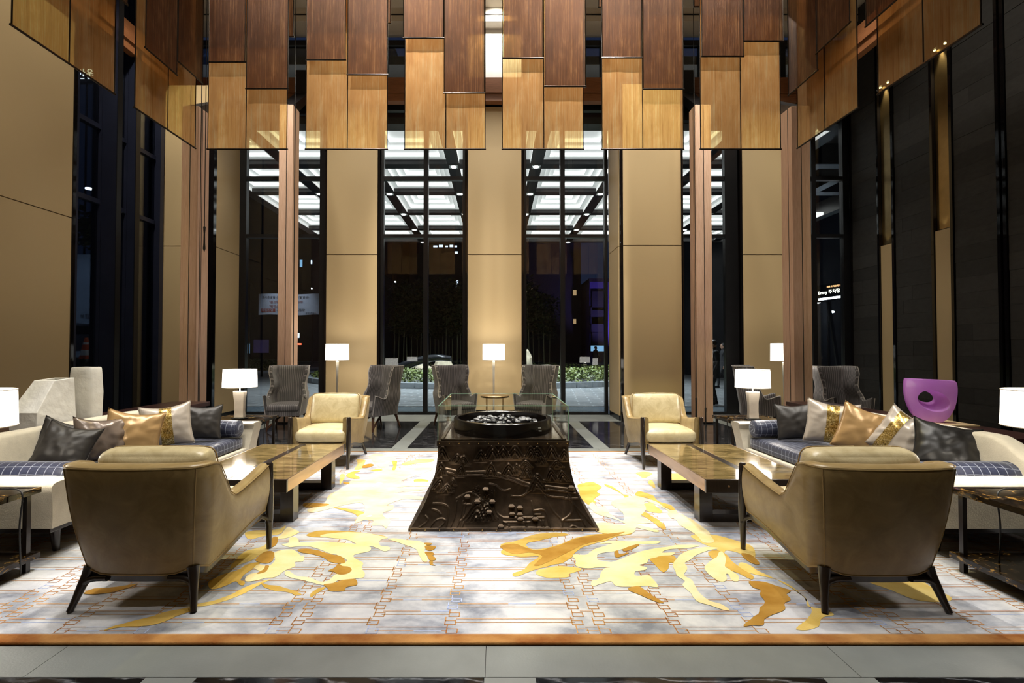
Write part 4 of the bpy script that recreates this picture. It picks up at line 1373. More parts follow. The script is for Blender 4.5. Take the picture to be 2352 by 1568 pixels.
def pillow(lab, mat, c, size, thick, yaw, pitch, roll, seed, band=None, bandw=0.22, wr=0.012):
    root = empty('throw_pillow', c)
    tag(root, lab, 'cushion', 'throw pillows on the sofas')
    root.rotation_euler = (Matrix.Rotation(yaw, 3, 'Z') @ Matrix.Rotation(pitch, 3, 'X') @ Matrix.Rotation(roll, 3, 'Y')).to_euler()
    n = 26
    h = size / 2
    def surf(u, v, side, off=0.0):
        x = h * u * (1 - 0.085 * (1 - v * v))
        z = h * v * (1 - 0.085 * (1 - u * u))
        k = max(0.0, (1 - u ** 2) * (1 - v ** 2))
        t = thick / 2 * k ** 0.42
        e = max(abs(u), abs(v))
        w = mnoise.noise(Vector((u * 3.1 + seed, v * 3.1, seed * 0.37 + side)))
        w2 = mnoise.noise(Vector((math.atan2(v, u) * 5 + seed, e * 1.5, seed + side)))
        t += wr * (w * k ** 0.3 + w2 * (e ** 3) * (1 - e ** 6) * 1.6)
        z += -0.02 * (1 - u * u) * max(0, v) ** 2 * 1.5
        return (x, side * (max(t, 0.0) + off), z)
    rows_f = [[surf(-1 + 2 * i / n, -1 + 2 * j / n, -1) for i in range(n + 1)] for j in range(n + 1)]
    rows_b = [[surf(-1 + 2 * i / n, -1 + 2 * j / n, 1) for i in range(n + 1)] for j in range(n + 1)]
    m = MB()
    m.loft(rows_f, False, False)
    m.loft(rows_b, False, False)
    o = m.build('cover', mat, root, True, angle=0, fix=False)
    bm = bmesh.new(); bm.from_mesh(o.data)
    bmesh.ops.remove_doubles(bm, verts=bm.verts, dist=0.0015)
    bmesh.ops.recalc_face_normals(bm, faces=bm.faces)
    bm.to_mesh(o.data); bm.free()
    rim = []
    for k in range(80):
        q = k / 20
        i, f = int(q) % 4, q - int(q)
        u, v = [(-1 + 2 * f, -1), (1, -1 + 2 * f), (1 - 2 * f, 1), (-1, 1 - 2 * f)][i]
        rim.append(surf(u, v, -1))
    rim.append(rim[0])
    MB().tube(rim, 0.004, 5).build('seam', mat, root, True)
    if band:
        m = MB()
        c0 = band
        for sd in (-1, 1):
            m.loft([[surf(c0 - bandw + 2 * bandw * i / 8, -0.985 + 1.97 * j / n, sd, 0.003) for i in range(9)] for j in range(n + 1)], False, False)
        m.build('sequin_band', 'gold_sequin', root, True, angle=0, fix=False)
    return root

# pillow(centre via pixel and depth)
def pc(px, py, Y):
    p = P(px, py, Y); return (p.x, p.y, p.z)
# sofa with the vases: pillows lean on its back (facing +x), turned a little towards us
LY = R(52)
pillow('charcoal leather pillow at the far end of the vase sofa', 'charcoal_leather', pc(463, 968, 5.35), 0.40, 0.17, R(30), R(-14), 0.06, 1)
pillow('silver pillow with a gold sequin band leaning on the vase sofa', 'silver_satin', pc(383, 976, 4.98), 0.46, 0.18, R(32), R(-15), -0.10, 2, 0.0001, 0.24)
pillow('bronze gold satin pillow in the middle of the vase sofa', 'gold_satin', pc(306, 996, 4.52), 0.46, 0.19, R(36), R(-15), 0.16, 3)
pillow('shiny taupe pillow with a thin sequin edge on the vase sofa', 'taupe_satin', pc(232, 1008, 4.30), 0.42, 0.19, R(62), R(-12), 0.10, 4, 0.86, 0.04, 0.02)
pillow('dark leather pillow half hidden behind another on the vase sofa', 'charcoal_leather', pc(150, 1015, 4.22), 0.40, 0.17, R(50), R(-16), 0.35, 5)
pillow('dark leather pillow with a ridge seam at the near end of the vase sofa', 'charcoal_leather', pc(153, 1024, 3.98), 0.39, 0.20, R(24), R(-24), 0.28, 6, wr=0.02)
# sofa with the purple glass
pillow('charcoal leather pillow at the far end of the purple glass sofa', 'charcoal_leather', pc(1830, 966, 5.38), 0.42, 0.17, R(-26), R(-14), -0.10, 7)
pillow('silver pillow with an upright gold sequin band on the purple glass sofa', 'silver_satin', pc(1910, 970, 5.0), 0.47, 0.18, R(-30), R(-15), 0.12, 8, 0.0001, 0.24)
pillow('bronze gold satin pillow in the middle of the purple glass sofa', 'gold_satin', pc(1990, 990, 4.58), 0.47, 0.19, R(-32), R(-15), 0.30, 9)
pillow('silver pillow with a slanting gold sequin band on the purple glass sofa', 'silver_satin', pc(2078, 1004, 4.30), 0.45, 0.20, R(-52), R(-16), 0.50, 10, -0.42, 0.22, 0.018)
pillow('crumpled black leather pillow at the near end of the purple glass sofa', 'black_leather', pc(2175, 1024, 4.02), 0.46, 0.20, R(-24), R(-34), 0.22, 11, wr=0.018)

# ------------------------------------------------------------ coffee tables
def coffee(s, lab):
    x0, x1 = 1.665, 2.565
    y0, y1 = 3.75, 5.185
    cx, cy = s * (x0 + x1) / 2, (y0 + y1) / 2
    root = empty('coffee_table', (cx, cy, FZ))
    tag(root, lab, 'coffee table', 'low veneer coffee tables')
    hx, hy = (x1 - x0) / 2, (y1 - y0) / 2
    zt, zb = 0.42 - FZ, 0.32 - FZ
    MB().box(-hx + 0.012, hx - 0.012, -hy + 0.03, hy - 0.03, zb + 0.004, zt - 0.01).build('core', 'ebony', root)
    for a, b in ((-hx + 0.012, -0.035), (0.035, hx - 0.012)):
        bx('top_panel', a, b, -hy + 0.012, hy - 0.012, zt - 0.012, zt, 'gold_veneer', root, 0.002)
    bx('centre_strip', -0.034, 0.034, -hy + 0.012, hy - 0.012, zt - 0.012, zt - 0.001, 'ebony', root)
    for q in (-1, 1):
        a, b = sorted((q * (hx - 0.012), q * hx))
        bx('side_rail', a, b, -hy + 0.012, hy - 0.012, zb, zt, 'copper', root, 0.001)
        a, b = sorted((q * (hy - 0.03), q * hy))
        e = bx('end_cap', -hx - 0.001, hx + 0.001, a, b, zb - 0.002, zt + 0.001, 'ebony', root, 0.003)
        for px in (-hx * 0.6, hx * 0.6):
            pin = MB().lathe([(0.001, 0), (0.008, 0.001), (0.010, 0.004), (0.010, 0.008)], 12).build('pin', 'copper', e, True)
            pin.rotation_euler = (PI / 2 if q > 0 else -PI / 2, 0, 0)
            pin.location = (px, q * (hy + 0.003), (zt + zb) / 2)
    for yl in (-0.455, 0.465):
        lf = empty('leg_frame'); lf.parent = root
        lf.location = (0, yl, 0)
        for q in (-1, 1):
            a, b = sorted((q * (hx - 0.145), q * (hx - 0.035)))
            bx('post', a, b, -0.055, 0.055, 0.0, zb, 'ebony', lf, 0.002)
        bx('foot_bar', -hx + 0.146, hx - 0.146, -0.055, 0.055, 0.0, 0.07, 'ebony', lf, 0.002)
    return root
coffee(-1, 'low golden veneer table with black strip, between the vase sofa and the fire bowl')
coffee(1, 'low golden veneer table with black strip, between the purple glass sofa and the fire bowl')

# ------------------------------------------------------------ side tables and lamps
def side_table(s, x0, x1, y0, y1, z, lab):
    root = empty('side_table', (s * (x0 + x1) / 2, (y0 + y1) / 2, z))
    tag(root, lab, 'side table', 'tortoiseshell side tables')
    hx, hy = (x1 - x0) / 2, (y1 - y0) / 2
    H = 0.55 - z
    for zz, nm in ((H, 'top'), (0.115, 'shelf')):
        t = bx(nm, -hx + 0.02, hx - 0.02, -hy + 0.02, hy - 0.02, zz - 0.016, zz - 0.004, 'tortoiseshell', root)
        for q in (-1, 1):
            a, b = sorted((q * (hx - 0.02), q * hx))
            bx('edge_band', a, b, -hy, hy, zz - 0.036, zz, 'tortoiseshell', t, 0.001)
            a, b = sorted((q * (hy - 0.02), q * hy))
            bx('edge_band', -hx + 0.02, hx - 0.02, a, b, zz - 0.036, zz, 'ebony', t, 0.001)
    for qx in (-1, 1):
        for qy in (-1, 1):
            bx('leg', qx * (hx - 0.045) - 0.014, qx * (hx - 0.045) + 0.014, qy * (hy - 0.05) - 0.014, qy * (hy - 0.05) + 0.014, 0, H - 0.036, 'ebony', root)
    return root
side_table(-1, 3.00, 3.66, 2.46, 3.12, FZ, 'tortoiseshell side table at the near end of the vase sofa')
side_table(1, 2.98, 3.64, 2.46, 3.12, FZ, 'tortoiseshell side table at the near end of the purple glass sofa')
side_table(-1, 3.03, 3.72, 6.03, 6.56, FZ, 'tortoiseshell side table at the far end of the vase sofa')
side_table(1, 3.00, 3.70, 6.03, 6.56, FZ, 'tortoiseshell side table at the far end of the purple glass sofa')

def point(name, loc, power, rad, col, parent):
    l = bpy.data.lights.new(name, 'POINT')
    l.energy = power; l.shadow_soft_size = rad; l.color = col
    o = bpy.data.objects.new(name, l)
    o.location = loc; o.parent = parent
    COL.objects.link(o)

def drum(root, z0, z1, r0, r1, seg=40):
    t = 0.004
    prof = [(r0, z0), (r1, z1), (r1 - t, z1), (r0 - t, z0), (r0, z0)]
    sh = MB()
    rows = [[(r * math.cos(2 * PI * j / seg), r * math.sin(2 * PI * j / seg), z) for j in range(seg)] for r, z in prof]
    sh.loft(rows, True, False)
    o = sh.build('lamp_shade', 'lamp_linen', root, True, angle=50)
    for r, z in ((r0, z0), (r1, z1)):
        ring = [(r * math.cos(a), r * math.sin(a), z) for a in [2 * PI * k / 40 for k in range(41)]]
        MB().tube(ring, 0.004, 5).build('rim', 'lamp_trim', o, True)
    return o
simple('lamp_trim', (0.75, 0.70, 0.60), 0.6)

def table_lamp(x, y, rz, cordside, lab):
    root = empty('table_lamp', (x, y, 0.551), rz)
    tag(root, lab, 'table lamp', 'drum shade table lamps')
    bx('foot', -0.085, 0.085, -0.055, 0.055, 0, 0.014, 'rubber', root, 0.003)
    m = MB()
    rows = []
    for z, w, d in ((0.014, 0.064, 0.034), (0.10, 0.060, 0.030), (0.22, 0.062, 0.030), (0.34, 0.074, 0.038), (0.36, 0.074, 0.038)):
        rows.append([(-w, -d, z), (w, -d, z), (w, d, z), (-w, d, z)])
    m.loft(rows)
    m.build('lamp_base', 'silver_base', root, bevel=0.006)
    MB().tube([(0, 0, 0.36), (0, 0, 0.56)], 0.008, 8).build('stem', 'nickel', root, True)
    MB().lathe([(0.001, 0.56), (0.03, 0.552), (0.04, 0.52), (0.03, 0.47), (0.014, 0.44), (0.001, 0.44)], 14).build('bulb', 'bulb_glow', root, True)
    drum(root, 0.415, 0.645, 0.207, 0.200)
    point('lamp_light', (0, 0, 0.60), 22, 0.04, (1, 0.91, 0.78), root)
    point('lamp_light', (0, 0, 0.43), 18, 0.04, (1, 0.91, 0.78), root)
    c = cordside
    pts = [(0.06 * c, 0.02, 0.012), (0.2 * c, 0.03, 0.02), (0.30 * c, 0.0, 0.02), (0.345 * c, -0.02, -0.02), (0.33 * c, -0.02, -0.2), (0.30 * c, 0.02, -0.45), (0.27 * c, 0.05, -0.53)]
    cd = MB().tube(catmull(pts, 5, False), 0.005, 6).build('power_cord', 'rubber', root, True)
    return root
emis('bulb_glow', (1, 0.9, 0.75), 14)
table_lamp(-3.30, 2.97, 0, 1, 'white drum table lamp cropped by the frame beside the ceramic vases')
table_lamp(3.47, 2.97, 0, -1, 'white drum table lamp cropped by the frame beside the purple glass')
table_lamp(-3.375, 6.2, 0, 1, 'white drum table lamp on the far table of the vase sofa')
table_lamp(3.33, 6.12, 0, -1, 'white drum table lamp on the far table of the purple glass sofa')

def floor_lamp(x, y, lab):
    root = empty('floor_lamp', (x, y, 0))
    tag(root, lab, 'floor lamp', 'slim nickel floor lamps')
    MB().lathe([(0.001, 0), (0.14, 0), (0.14, 0.018), (0.03, 0.022), (0.001, 0.022)], 28).build('base', 'nickel', root, True)
    rows = []
    for z, w in ((0.02, 0.016), (0.6, 0.016), (1.0, 0.022), (1.22, 0.026), (1.225, 0.012), (1.28, 0.008)):
        rows.append([(-w, -w, z), (w, -w, z), (w, w, z), (-w, w, z)])
    MB().loft(rows).build('stem', 'nickel', root, bevel=0.002)
    MB().lathe([(0.001, 1.44), (0.03, 1.43), (0.04, 1.40), (0.03, 1.33), (0.014, 1.28), (0.001, 1.28)], 14).build('bulb', 'bulb_glow', root, True)
    drum(root, 1.245, 1.58, 0.232, 0.228)
    point('lamp_light', (0, 0, 1.52), 8, 0.05, (1, 0.93, 0.82), root)
    point('lamp_light', (0, 0, 1.30), 9, 0.05, (1, 0.93, 0.82), root)
floor_lamp(xof(775, 9.7), 9.7, 'slim floor lamp behind the pale gold armchair near the banner window')
floor_lamp(xof(1134, 9.8), 9.8, 'slim floor lamp in the middle, behind the round table')
floor_lamp(xof(1801, 8.95), 8.95, 'slim floor lamp half hidden by the timber column, beside the profile wing chair')

def round_table(x, y, lab):
    root = empty('round_table', (x, y, 0))
    tag(root, lab, 'side table', 'round brass side tables')
    MB().lathe([(0.001, 0.53), (0.275, 0.53), (0.28, 0.54), (0.28, 0.557), (0.27, 0.562), (0.001, 0.562)], 40).build('top', 'bronze', root, True)
    ring = [(0.22 * math.cos(a), 0.22 * math.sin(a), 0.10) for a in [2 * PI * k / 32 for k in range(33)]]
    MB().tube(ring, 0.008, 6).build('ring', 'bronze', root, True)
    for k in range(4):
        a = PI / 4 + k * PI / 2
        bxl = MB()
        c, s_ = math.cos(a) * 0.225, math.sin(a) * 0.225
        bxl.box(c - 0.014, c + 0.014, s_ - 0.014, s_ + 0.014, 0, 0.53)
        bxl.build('leg', 'bronze', root)
round_table(-0.03, 9.25, 'round brass table under the middle floor lamp')
round_table(5.46, 8.42, 'round brass table peeking out beside the column, under the half hidden lamp')

# ------------------------------------------------------------ consoles behind the sofas
def console(s, x0, x1, y0, y1, lab):
    root = empty('console_table', (s * (x0 + x1) / 2, (y0 + y1) / 2, FZ if abs(x0) < CARX else 0))
    tag(root, lab, 'console table', 'dark console tables')
    z0 = root.location.z
    hx, hy = (x1 - x0) / 2, (y1 - y0) / 2
    H = 0.70 - z0
    bx('top', -hx, hx, -hy, hy, H - 0.06, H, 'mahogany', root, 0.004)
    bx('apron', -hx + 0.03, hx - 0.03, -hy + 0.04, hy - 0.04, H - 0.17, H - 0.06, 'ebony', root)
    for qx in (-1, 1):
        for yl in (-hy + 0.09, 0, hy - 0.09):
            bx('leg', qx * (hx - 0.08) - 0.04, qx * (hx - 0.08) + 0.04, yl - 0.04, yl + 0.04, 0, H - 0.17, 'ebony', root)
    return root
console(-1, 4.19, 4.75, 3.4, 6.9, 'dark wood console behind the sofa, carrying the ceramic vases')
console(1, 4.24, 4.80, 4.0, 6.9, 'dark wood console behind the sofa, carrying the purple glass')
# ================================================================== FIRE BOWL
FX, FY = 0.058, 4.515
fire = empty('fire_table', (FX, FY, FZ + 0.003))
tag(fire, 'dark bronze flared fire table with mountain relief and a glass guard', 'fire table')
BH = 0.66
def halfw(t):           # t = 0 at the floor, 1 at the top
    return 0.548 + 0.204 * (1 - t) ** 2.3
# core (sides and back), front face carries the relief panel
rows = []
N = 14
for k in range(N + 1):
    t = k / N
    w = halfw(t) - 0.012
    rows.append([(-w, -w, BH * t), (w, -w, BH * t), (w, w, BH * t), (-w, w, BH * t)])
MB().loft(rows).build('body', 'dark_bronze', fire, True, angle=50)

nu, nv = 300, 170
U, V = np.meshgrid(np.linspace(-1, 1, nu), np.linspace(0, 1, nv))
XW = U * 0.62
ZW = V * BH
Hf = np.zeros_like(U)
def mountain(u0, v0, w, h, amp=0.013, k=3):
    global Hf
    x, z = u0 * 0.62, v0 * BH
    dx = (XW - x) / w
    top = np.exp(-(dx ** 2) * 2.2)                 # bell outline
    w = w * 1.25
    dx = (XW - x) / w
    top = np.clip(1 - dx ** 2, 0, 1)
    for i in range(k):
        sc = 1 - i * 0.28
        q = dx / sc
        ridge = z + h * sc * (0.5 + 0.5 * np.cos(np.clip(q, -1, 1) * PI))
        slope = np.sqrt(1 + (h * PI / 2 / w * np.sin(np.clip(q, -1, 1) * PI)) ** 2)
        d = np.abs(ZW - ridge) / slope
        msk = 1 - np.clip(np.abs(q), 0, 1) ** 8
        Hf = np.maximum(Hf, amp * np.exp(-(d / 0.0048) ** 2) * msk)
    Hf += 0.35 * amp * np.clip(1 - np.abs(dx), 0, 1) * np.exp(-np.maximum(0, ZW - z - h * top) / 0.01) * (ZW > z - 0.02)
def pline(pts, amp=0.0055, w=0.0036):
    global Hf
    pts = [(u * 0.62, v * BH) for u, v in pts]
    pts = catmull(pts, 5, False)
    D = np.full_like(U, 9.0)
    for (x0, z0), (x1, z1) in zip(pts[:-1], pts[1:]):
        L2 = (x1 - x0) ** 2 + (z1 - z0) ** 2 + 1e-9
        t = np.clip(((XW - x0) * (x1 - x0) + (ZW - z0) * (z1 - z0)) / L2, 0, 1)
        D = np.minimum(D, np.hypot(XW - x0 - t * (x1 - x0), ZW - z0 - t * (z1 - z0)))
    Hf = np.maximum(Hf, Hf * 0.3 + amp * np.exp(-(D / w) ** 2))
for u, v, w, h in [(-0.93, .80, .07, .10), (-.70, .76, .06, .06), (-.60, .74, .06, .06), (-.34, .78, .06, .08), (-.16, .80, .08, .11), (.0, .81, .07, .10), (.18, .81, .09, .10),
                   (.42, .82, .06, .09), (.52, .80, .07, .10), (.58, .74, .05, .06), (.74, .80, .07, .11), (.93, .79, .06, .08), (.34, .70, .06, .05), (.80, .70, .06, .05),
                   (-.93, .60, .06, .10), (-.63, .60, .05, .08), (-.18, .59, .06, .10), (.08, .60, .07, .09), (.20, .64, .04, .06), (.35, .58, .05, .08), (.50, .52, .05, .06),
                   (.70, .54, .06, .09), (.86, .53, .06, .08), (-.90, .44, .06, .09), (-.78, .40, .06, .06), (.47, .42, .08, .10), (-.72, .48, .04, .05)]:
    mountain(u, v, w, h)
mountain(-.32, .10, .09, .15, 0.012, 4)
mountain(-.20, .12, .07, .10, 0.012, 3)
pline([(-.98, .70), (-.6, .64), (-.2, .64), (.1, .58), (.35, .50), (.6, .47), (.98, .43)], 0.008, 0.006)
pline([(-.98, .665), (-.6, .60), (-.2, .60), (.1, .545), (.35, .465), (.6, .435), (.98, .39)], 0.007)
for pts in ([(-.62, .33), (-.45, .40), (-.30, .33), (-.18, .26)], [(-.52, .27), (-.35, .265), (-.18, .27)], [(-.12, .42), (-.12, .30), (-.08, .18), (.0, .13)],
            [(0, .13), (.25, .13), (.47, .13)], [(.0, .085), (.3, .085)], [(.25, .13), (.25, .0)], [(.05, .03), (.5, .03)], [(.05, .015), (.5, .015)], [(.36, .30), (.36, .05)],
            [(.36, .20), (.50, .20), (.50, .03)], [(.36, .16), (.44, .16)], [(.42, .10), (.42, .05)], [(.45, .10), (.45, .05)], [(.55, .35), (.6, .2), (.66, .1), (.6, .0)],
            [(.66, .1), (.8, .17), (.88, .27)], [(.66, .1), (.9, .105)], [(.80, .33), (.98, .33)], [(.85, .35), (.95, .15), (1, .05)], [(.95, .12), (.99, .02)], [(.88, .4), (.90, .0)],
            [(.70, .0), (.76, .05), (.84, .0)], [(-.92, .15), (-.86, .1), (-.92, .03)], [(-.80, .0), (-.78, .09), (-.72, .12), (-.66, .09), (-.72, .0)], [(-.6, .3), (-.57, .15), (-.58, 0)],
            [(-.52, .3), (-.50, .15), (-.51, 0)], [(-.48, .28), (-.46, .0)], [(-.45, .09), (-.45, 0)], [(-.9, .28), (-.75, .27), (-.66, .2), (-.62, .0)], [(-.88, .22), (-.8, .2), (-.74, .16)],
            [(-.2, .5), (-.1, .48), (.0, .42), (.1, .44)], [(.1, .36), (.25, .36), (.45, .46), (.6, .36), (.8, .34)], [(0, .09), (.06, .05), (-.02, .0)]):
    pline(pts)
Hf += 0.0025 * np.array([[mnoise.noise(Vector((u * 6, v * 5, 3))) for u in np.linspace(-1, 1, nu)] for v in np.linspace(0, 1, nv)])
edge = np.clip((1 - np.abs(U)) / 0.03, 0, 1) * np.clip(V / 0.03, 0, 1) * np.clip((1 - V) / 0.05, 0, 1)
Hf *= edge
vs, fs = [], []
for j in range(nv):
    t = V[j, 0]
    w = halfw(t)
    for i in range(nu):
        vs.append((U[j, i] * w, -w - float(Hf[j, i]) * 1.3, BH * t))
for j in range(nv - 1):
    for i in range(nu - 1):
        a = j * nu + i
        fs.append((a, a + 1, a + nu + 1, a + nu))
me = bpy.data.meshes.new('relief_panel')
me.from_pydata(vs, [], fs)
me.materials.append(MATS['dark_bronze'])
me.polygons.foreach_set('use_smooth', [True] * len(me.polygons))
link('relief_panel', me, fire)
def onface(u, v):
    w = halfw(v)
    return (u * w, -w, BH * v)
for u, v in [(-.47, .34), (-.33, .285), (-.14, .285), (-.24, .42), (-.17, .175), (.10, .235), (.20, .22), (.10, .155), (.19, .15), (.19, .105), (-.03, .035), (.93, .44), (.36, .105)]:
    x, y, z = onface(u, v)
    h = empty('relief_house'); h.parent = fire; h.location = (x, y - 0.012, z)
    MB().box(-0.018, 0.018, -0.010, 0.02, 0, 0.016).build('walls', 'dark_bronze', h)
    MB().hexa([(-0.026, -0.016, 0.016), (0.026, -0.016, 0.016), (0.026, 0.022, 0.016), (-0.026, 0.022, 0.016)],
              [(-0.014, -0.002, 0.030), (0.014, -0.002, 0.030), (0.014, 0.012, 0.030), (-0.014, 0.012, 0.030)]).build('roof', 'dark_bronze', h)
dot = MB()
for (u0, v0) in ((-.35, .15), (-.37, .42), (-.20, .36)):
    for k in range(24):
        u = u0 + random.uniform(-.05, .06); v = v0 + random.uniform(-.06, .06)
        x, y, z = onface(u, v)
        dot.add([(x + 0.005 * a, y - 0.007 + 0.005 * b, z + 0.005 * c) for a, b, c in ((1, 0, 0), (-1, 0, 0), (0, 1, 0), (0, -1, 0), (0, 0, 1), (0, 0, -1))],
                [(0, 2, 4), (2, 1, 4), (1, 3, 4), (3, 0, 4), (2, 0, 5), (1, 2, 5), (3, 1, 5), (0, 3, 5)])
tag(dot.build('relief_trees', 'bronze_plate', fire, True), kind='stuff')
bx('top_plate', -0.555, 0.555, -0.555, 0.555, BH, BH + 0.014, 'bronze_plate', fire, 0.003)
bx('top_band', -0.556, 0.556, -0.560, -0.548, BH - 0.028, BH + 0.014, 'dark_bronze', fire, 0.002)
bx('foot_band', -0.757, 0.757, -0.760, 0.757, -0.001, 0.022, 'dark_bronze', fire, 0.003)
rv = None
for k in range(14):
    for zz, yy, w in ((BH - 0.006, -0.561, 0.535), (0.011, -0.762, 0.735)):
        x = -w + 2 * w * k / 13
        if rv is None:
            rv = MB().lathe([(0.0005, 0.005), (0.004, 0.004), (0.006, 0.0)], 8).build('rivet', 'brass', fire, True)
            o = rv
        else:
            o = rv.copy(); COL.objects.link(o); o.parent = fire
        o.rotation_euler = (PI / 2, 0, 0)
        o.location = (x, yy, zz)
# glass guard
gz0, gz1 = BH + 0.012, 0.98 - 0.015
for q in (-1, 1):
    a, b = sorted((q * 0.540, q * 0.548))
    g = bx('glass_pane', -0.548, 0.548, a, b, gz0, gz1, 'box_glass', fire)
    bx('pane_edge', -0.548, 0.548, a, b, gz1, gz1 + 0.003, 'glass_edge', g)
    g = bx('glass_pane', a, b, -0.540, 0.540, gz0, gz1, 'box_glass', fire)
    bx('pane_edge', a, b, -0.540, 0.540, gz1, gz1 + 0.003, 'glass_edge', g)
    for r in (-1, 1):
        bx('corner_edge', q * 0.549 - 0.003, q * 0.549 + 0.003, r * 0.549 - 0.003, r * 0.549 + 0.003, gz0, gz1, 'glass_edge', g)
    bx('glass_channel', -0.52, 0.52, q * 0.52 - 0.012, q * 0.52 + 0.012, gz0, gz0 + 0.012, 'dark_bronze', fire)
    bx('glass_channel', q * 0.52 - 0.012, q * 0.52 + 0.012, -0.508, 0.508, gz0, gz0 + 0.012, 'dark_bronze', fire)
    spk = bx('steel_clip', q * 0.45 - 0.02, q * 0.45 + 0.02, 0.525, 0.535, gz0 + 0.012, gz0 + 0.2, 'nickel', fire)
MB().lathe([(0.001, 0.0), (0.462, 0.0), (0.464, 0.02), (0.464, 0.118), (0.458, 0.124), (0.425, 0.124), (0.420, 0.118), (0.418, 0.045), (0.001, 0.045)], 72, (0, 0, gz0 + 0.002)).build('bowl', 'black_bowl', fire, True, angle=35)
for k, (dx, dz) in enumerate(((0.01, 0.075), (0.015, 0.05))):
    bx('bowl_label', 0.30 + dx, 0.325 + dx, -0.365, -0.362, gz0 + dz, gz0 + dz + 0.006, 'white_plaster', fire)

# pebbles in the bowl
pb = []
for i in range(4):
    m = MB()
    rows = []
    for k in range(7):
        ph = PI * (k + 0.5) / 7
        rows.append([(math.sin(ph) * math.cos(2 * PI * j / 10) * (1 + 0.12 * math.sin(2 * j + i)), math.sin(ph) * math.sin(2 * PI * j / 10), math.cos(ph) * (1 + 0.05 * math.sin(j * 3 + i))) for j in range(10)])
    m.loft(rows)
    o = m.build('river_pebble', 'pebble_%d' % i, None, True, angle=0)
    pb.append(o.data)
    bpy.data.objects.remove(o)
rp = random.Random(11)
placed = []
tries = 0
while len(placed) < 92 and tries < 6000:
    tries += 1
    a, r = rp.uniform(0, 2 * PI), 0.33 * math.sqrt(rp.random())
    x, y = r * math.cos(a), r * math.sin(a) * 0.95
    s = rp.uniform(0.020, 0.034)
    layer = 0 if len(placed) < 58 else 1
    if any(l == layer and math.hypot(x - px, y - py) < (s + ps) * 0.82 for px, py, ps, l in placed): continue
    if layer and r > 0.27: continue
    placed.append((x, y, s, layer))
    kk = rp.randrange(4)
    o = link('river_pebble', pb[kk])
    o.scale = (s * 1.25, s * 0.95, s * 0.62)
    o.location = (FX + x, FY + y, FZ + gz0 + 0.05 + s * 0.6 + layer * 0.030 + 0.012)
    o.rotation_euler = (rp.uniform(-.4, .4), rp.uniform(-.4, .4), rp.uniform(0, 6.28))
    nm = ('dark charcoal', 'mid grey', 'pale grey', 'jet black')[kk]
    tag(o, nm + ' polished river pebble heaped in the round fire bowl', 'pebble', nm + ' pebbles in the fire bowl')

# ================================================================== VASES AND GLASS
CT = 0.701
v1 = empty('faceted_vase', (-4.40, 4.60, CT))
tag(v1, 'chalk white faceted vase with a sloping face and a square mouth', 'vase')
def facet_vase():
    w = 0.125
    y0, y1 = -0.22, 0.20
    side = [(y0, 0.0), (y1, 0.0), (y1, 0.47), (-0.02, 0.455), (y0, 0.165)]
    vs, fs = [], []
    for sx in (-1, 1):
        for (y, z) in side:
            k = 1.0 if z < 0.3 else 0.80
            vs.append((sx * w * k * (1.02 if z < 0.01 else 1.06 if z < .2 else 1), y, z))
    n = 5
    fs = [(4, 3, 2, 1, 0), (5, 6, 7, 8, 9), (0, 1, 6, 5), (1, 2, 7, 6), (4, 0, 5, 9), (3, 4, 9, 8)]
    # mouth: rim frame and inner well
    kx = 0.80 * w
    rim = [(-kx + .016, -0.004, 0.456), (kx - .016, -0.004, 0.456), (kx - .016, y1 - .018, 0.4695), (-kx + .016, y1 - .018, 0.4695)]
    inn = [(x * .95, y, 0.12) for x, y, _ in rim]
    b = len(vs)
    vs += rim + inn
    o3, o8, o7, o2 = 3, 8, 7, 2
    fs += [(o3, o8, b + 1, b + 0), (o8, o7, b + 2, b + 1), (o7, o2, b + 3, b + 2), (o2, o3, b + 0, b + 3)]
    fs += [(b, b + 1, b + 5, b + 4), (b + 1, b + 2, b + 6, b + 5), (b + 2, b + 3, b + 7, b + 6), (b + 3, b, b + 4, b + 7), (b + 4, b + 5, b + 6, b + 7)]
    return MB().add(vs, fs)
o = facet_vase().build('body', 'chalk_ceramic', v1, bevel=0.006)
v2 = empty('tall_vase', (-4.37, 5.02, CT))
tag(v2, 'tall plain chalk white vase with rounded corners', 'vase')
rows = []
for z, w, d in ((0, .118, .085), (.05, .122, .09), (.30, .128, .095), (.50, .116, .09), (.555, .112, .086), (.57, .106, .08), (.57, .095, .07), (.50, .095, .07)):
    row = []
    for k in range(24):
        a = 2 * PI * k / 24
        c, s_ = math.cos(a), math.sin(a)
        row.append((w * math.copysign(abs(c) ** 0.35, c), d * math.copysign(abs(s_) ** 0.35, s_), z))
    rows.append(row)
MB().loft(rows).build('body', 'chalk_ceramic', v2, True, angle=60)

gl = empty('glass_sculpture', (4.47, 4.86, CT + 0.016), R(-30))
tag(gl, 'purple cast glass sculpture with a slanting oval hole', 'sculpture')
out_pts = []
prof = [(0.194, .42), (0.200, .34), (0.193, .24), (0.172, .145), (0.138, .068), (0.095, .015), (0.05, 0.0)]
left = [(-x * 1.0, z + 0.0) for x, z in prof]
ring = [(-0.194, .432), (-0.188, .437), (0.0, .432), (0.188, .425), (0.194, .42)] + prof[1:] + [(0, 0)] + [(-x, z) for x, z in prof[::-1]][:-1]
ring = [(x, z) for x, z in catmull(ring, 5)]
def resample(pts, cx, cz, n):
    res = []
    ang = [(math.atan2(z - cz, x - cx) % (2 * PI), math.hypot(x - cx, z - cz)) for x, z in pts]
    ang.sort()
    A = np.array([a for a, _ in ang]); B = np.array([b for _, b in ang])
    for k in range(n):
        a = 2 * PI * k / n
        r = np.interp(a, np.concatenate((A - 2 * PI, A, A + 2 * PI)), np.concatenate((B, B, B)))
        res.append((cx + r * math.cos(a), cz + r * math.sin(a)))
    return res
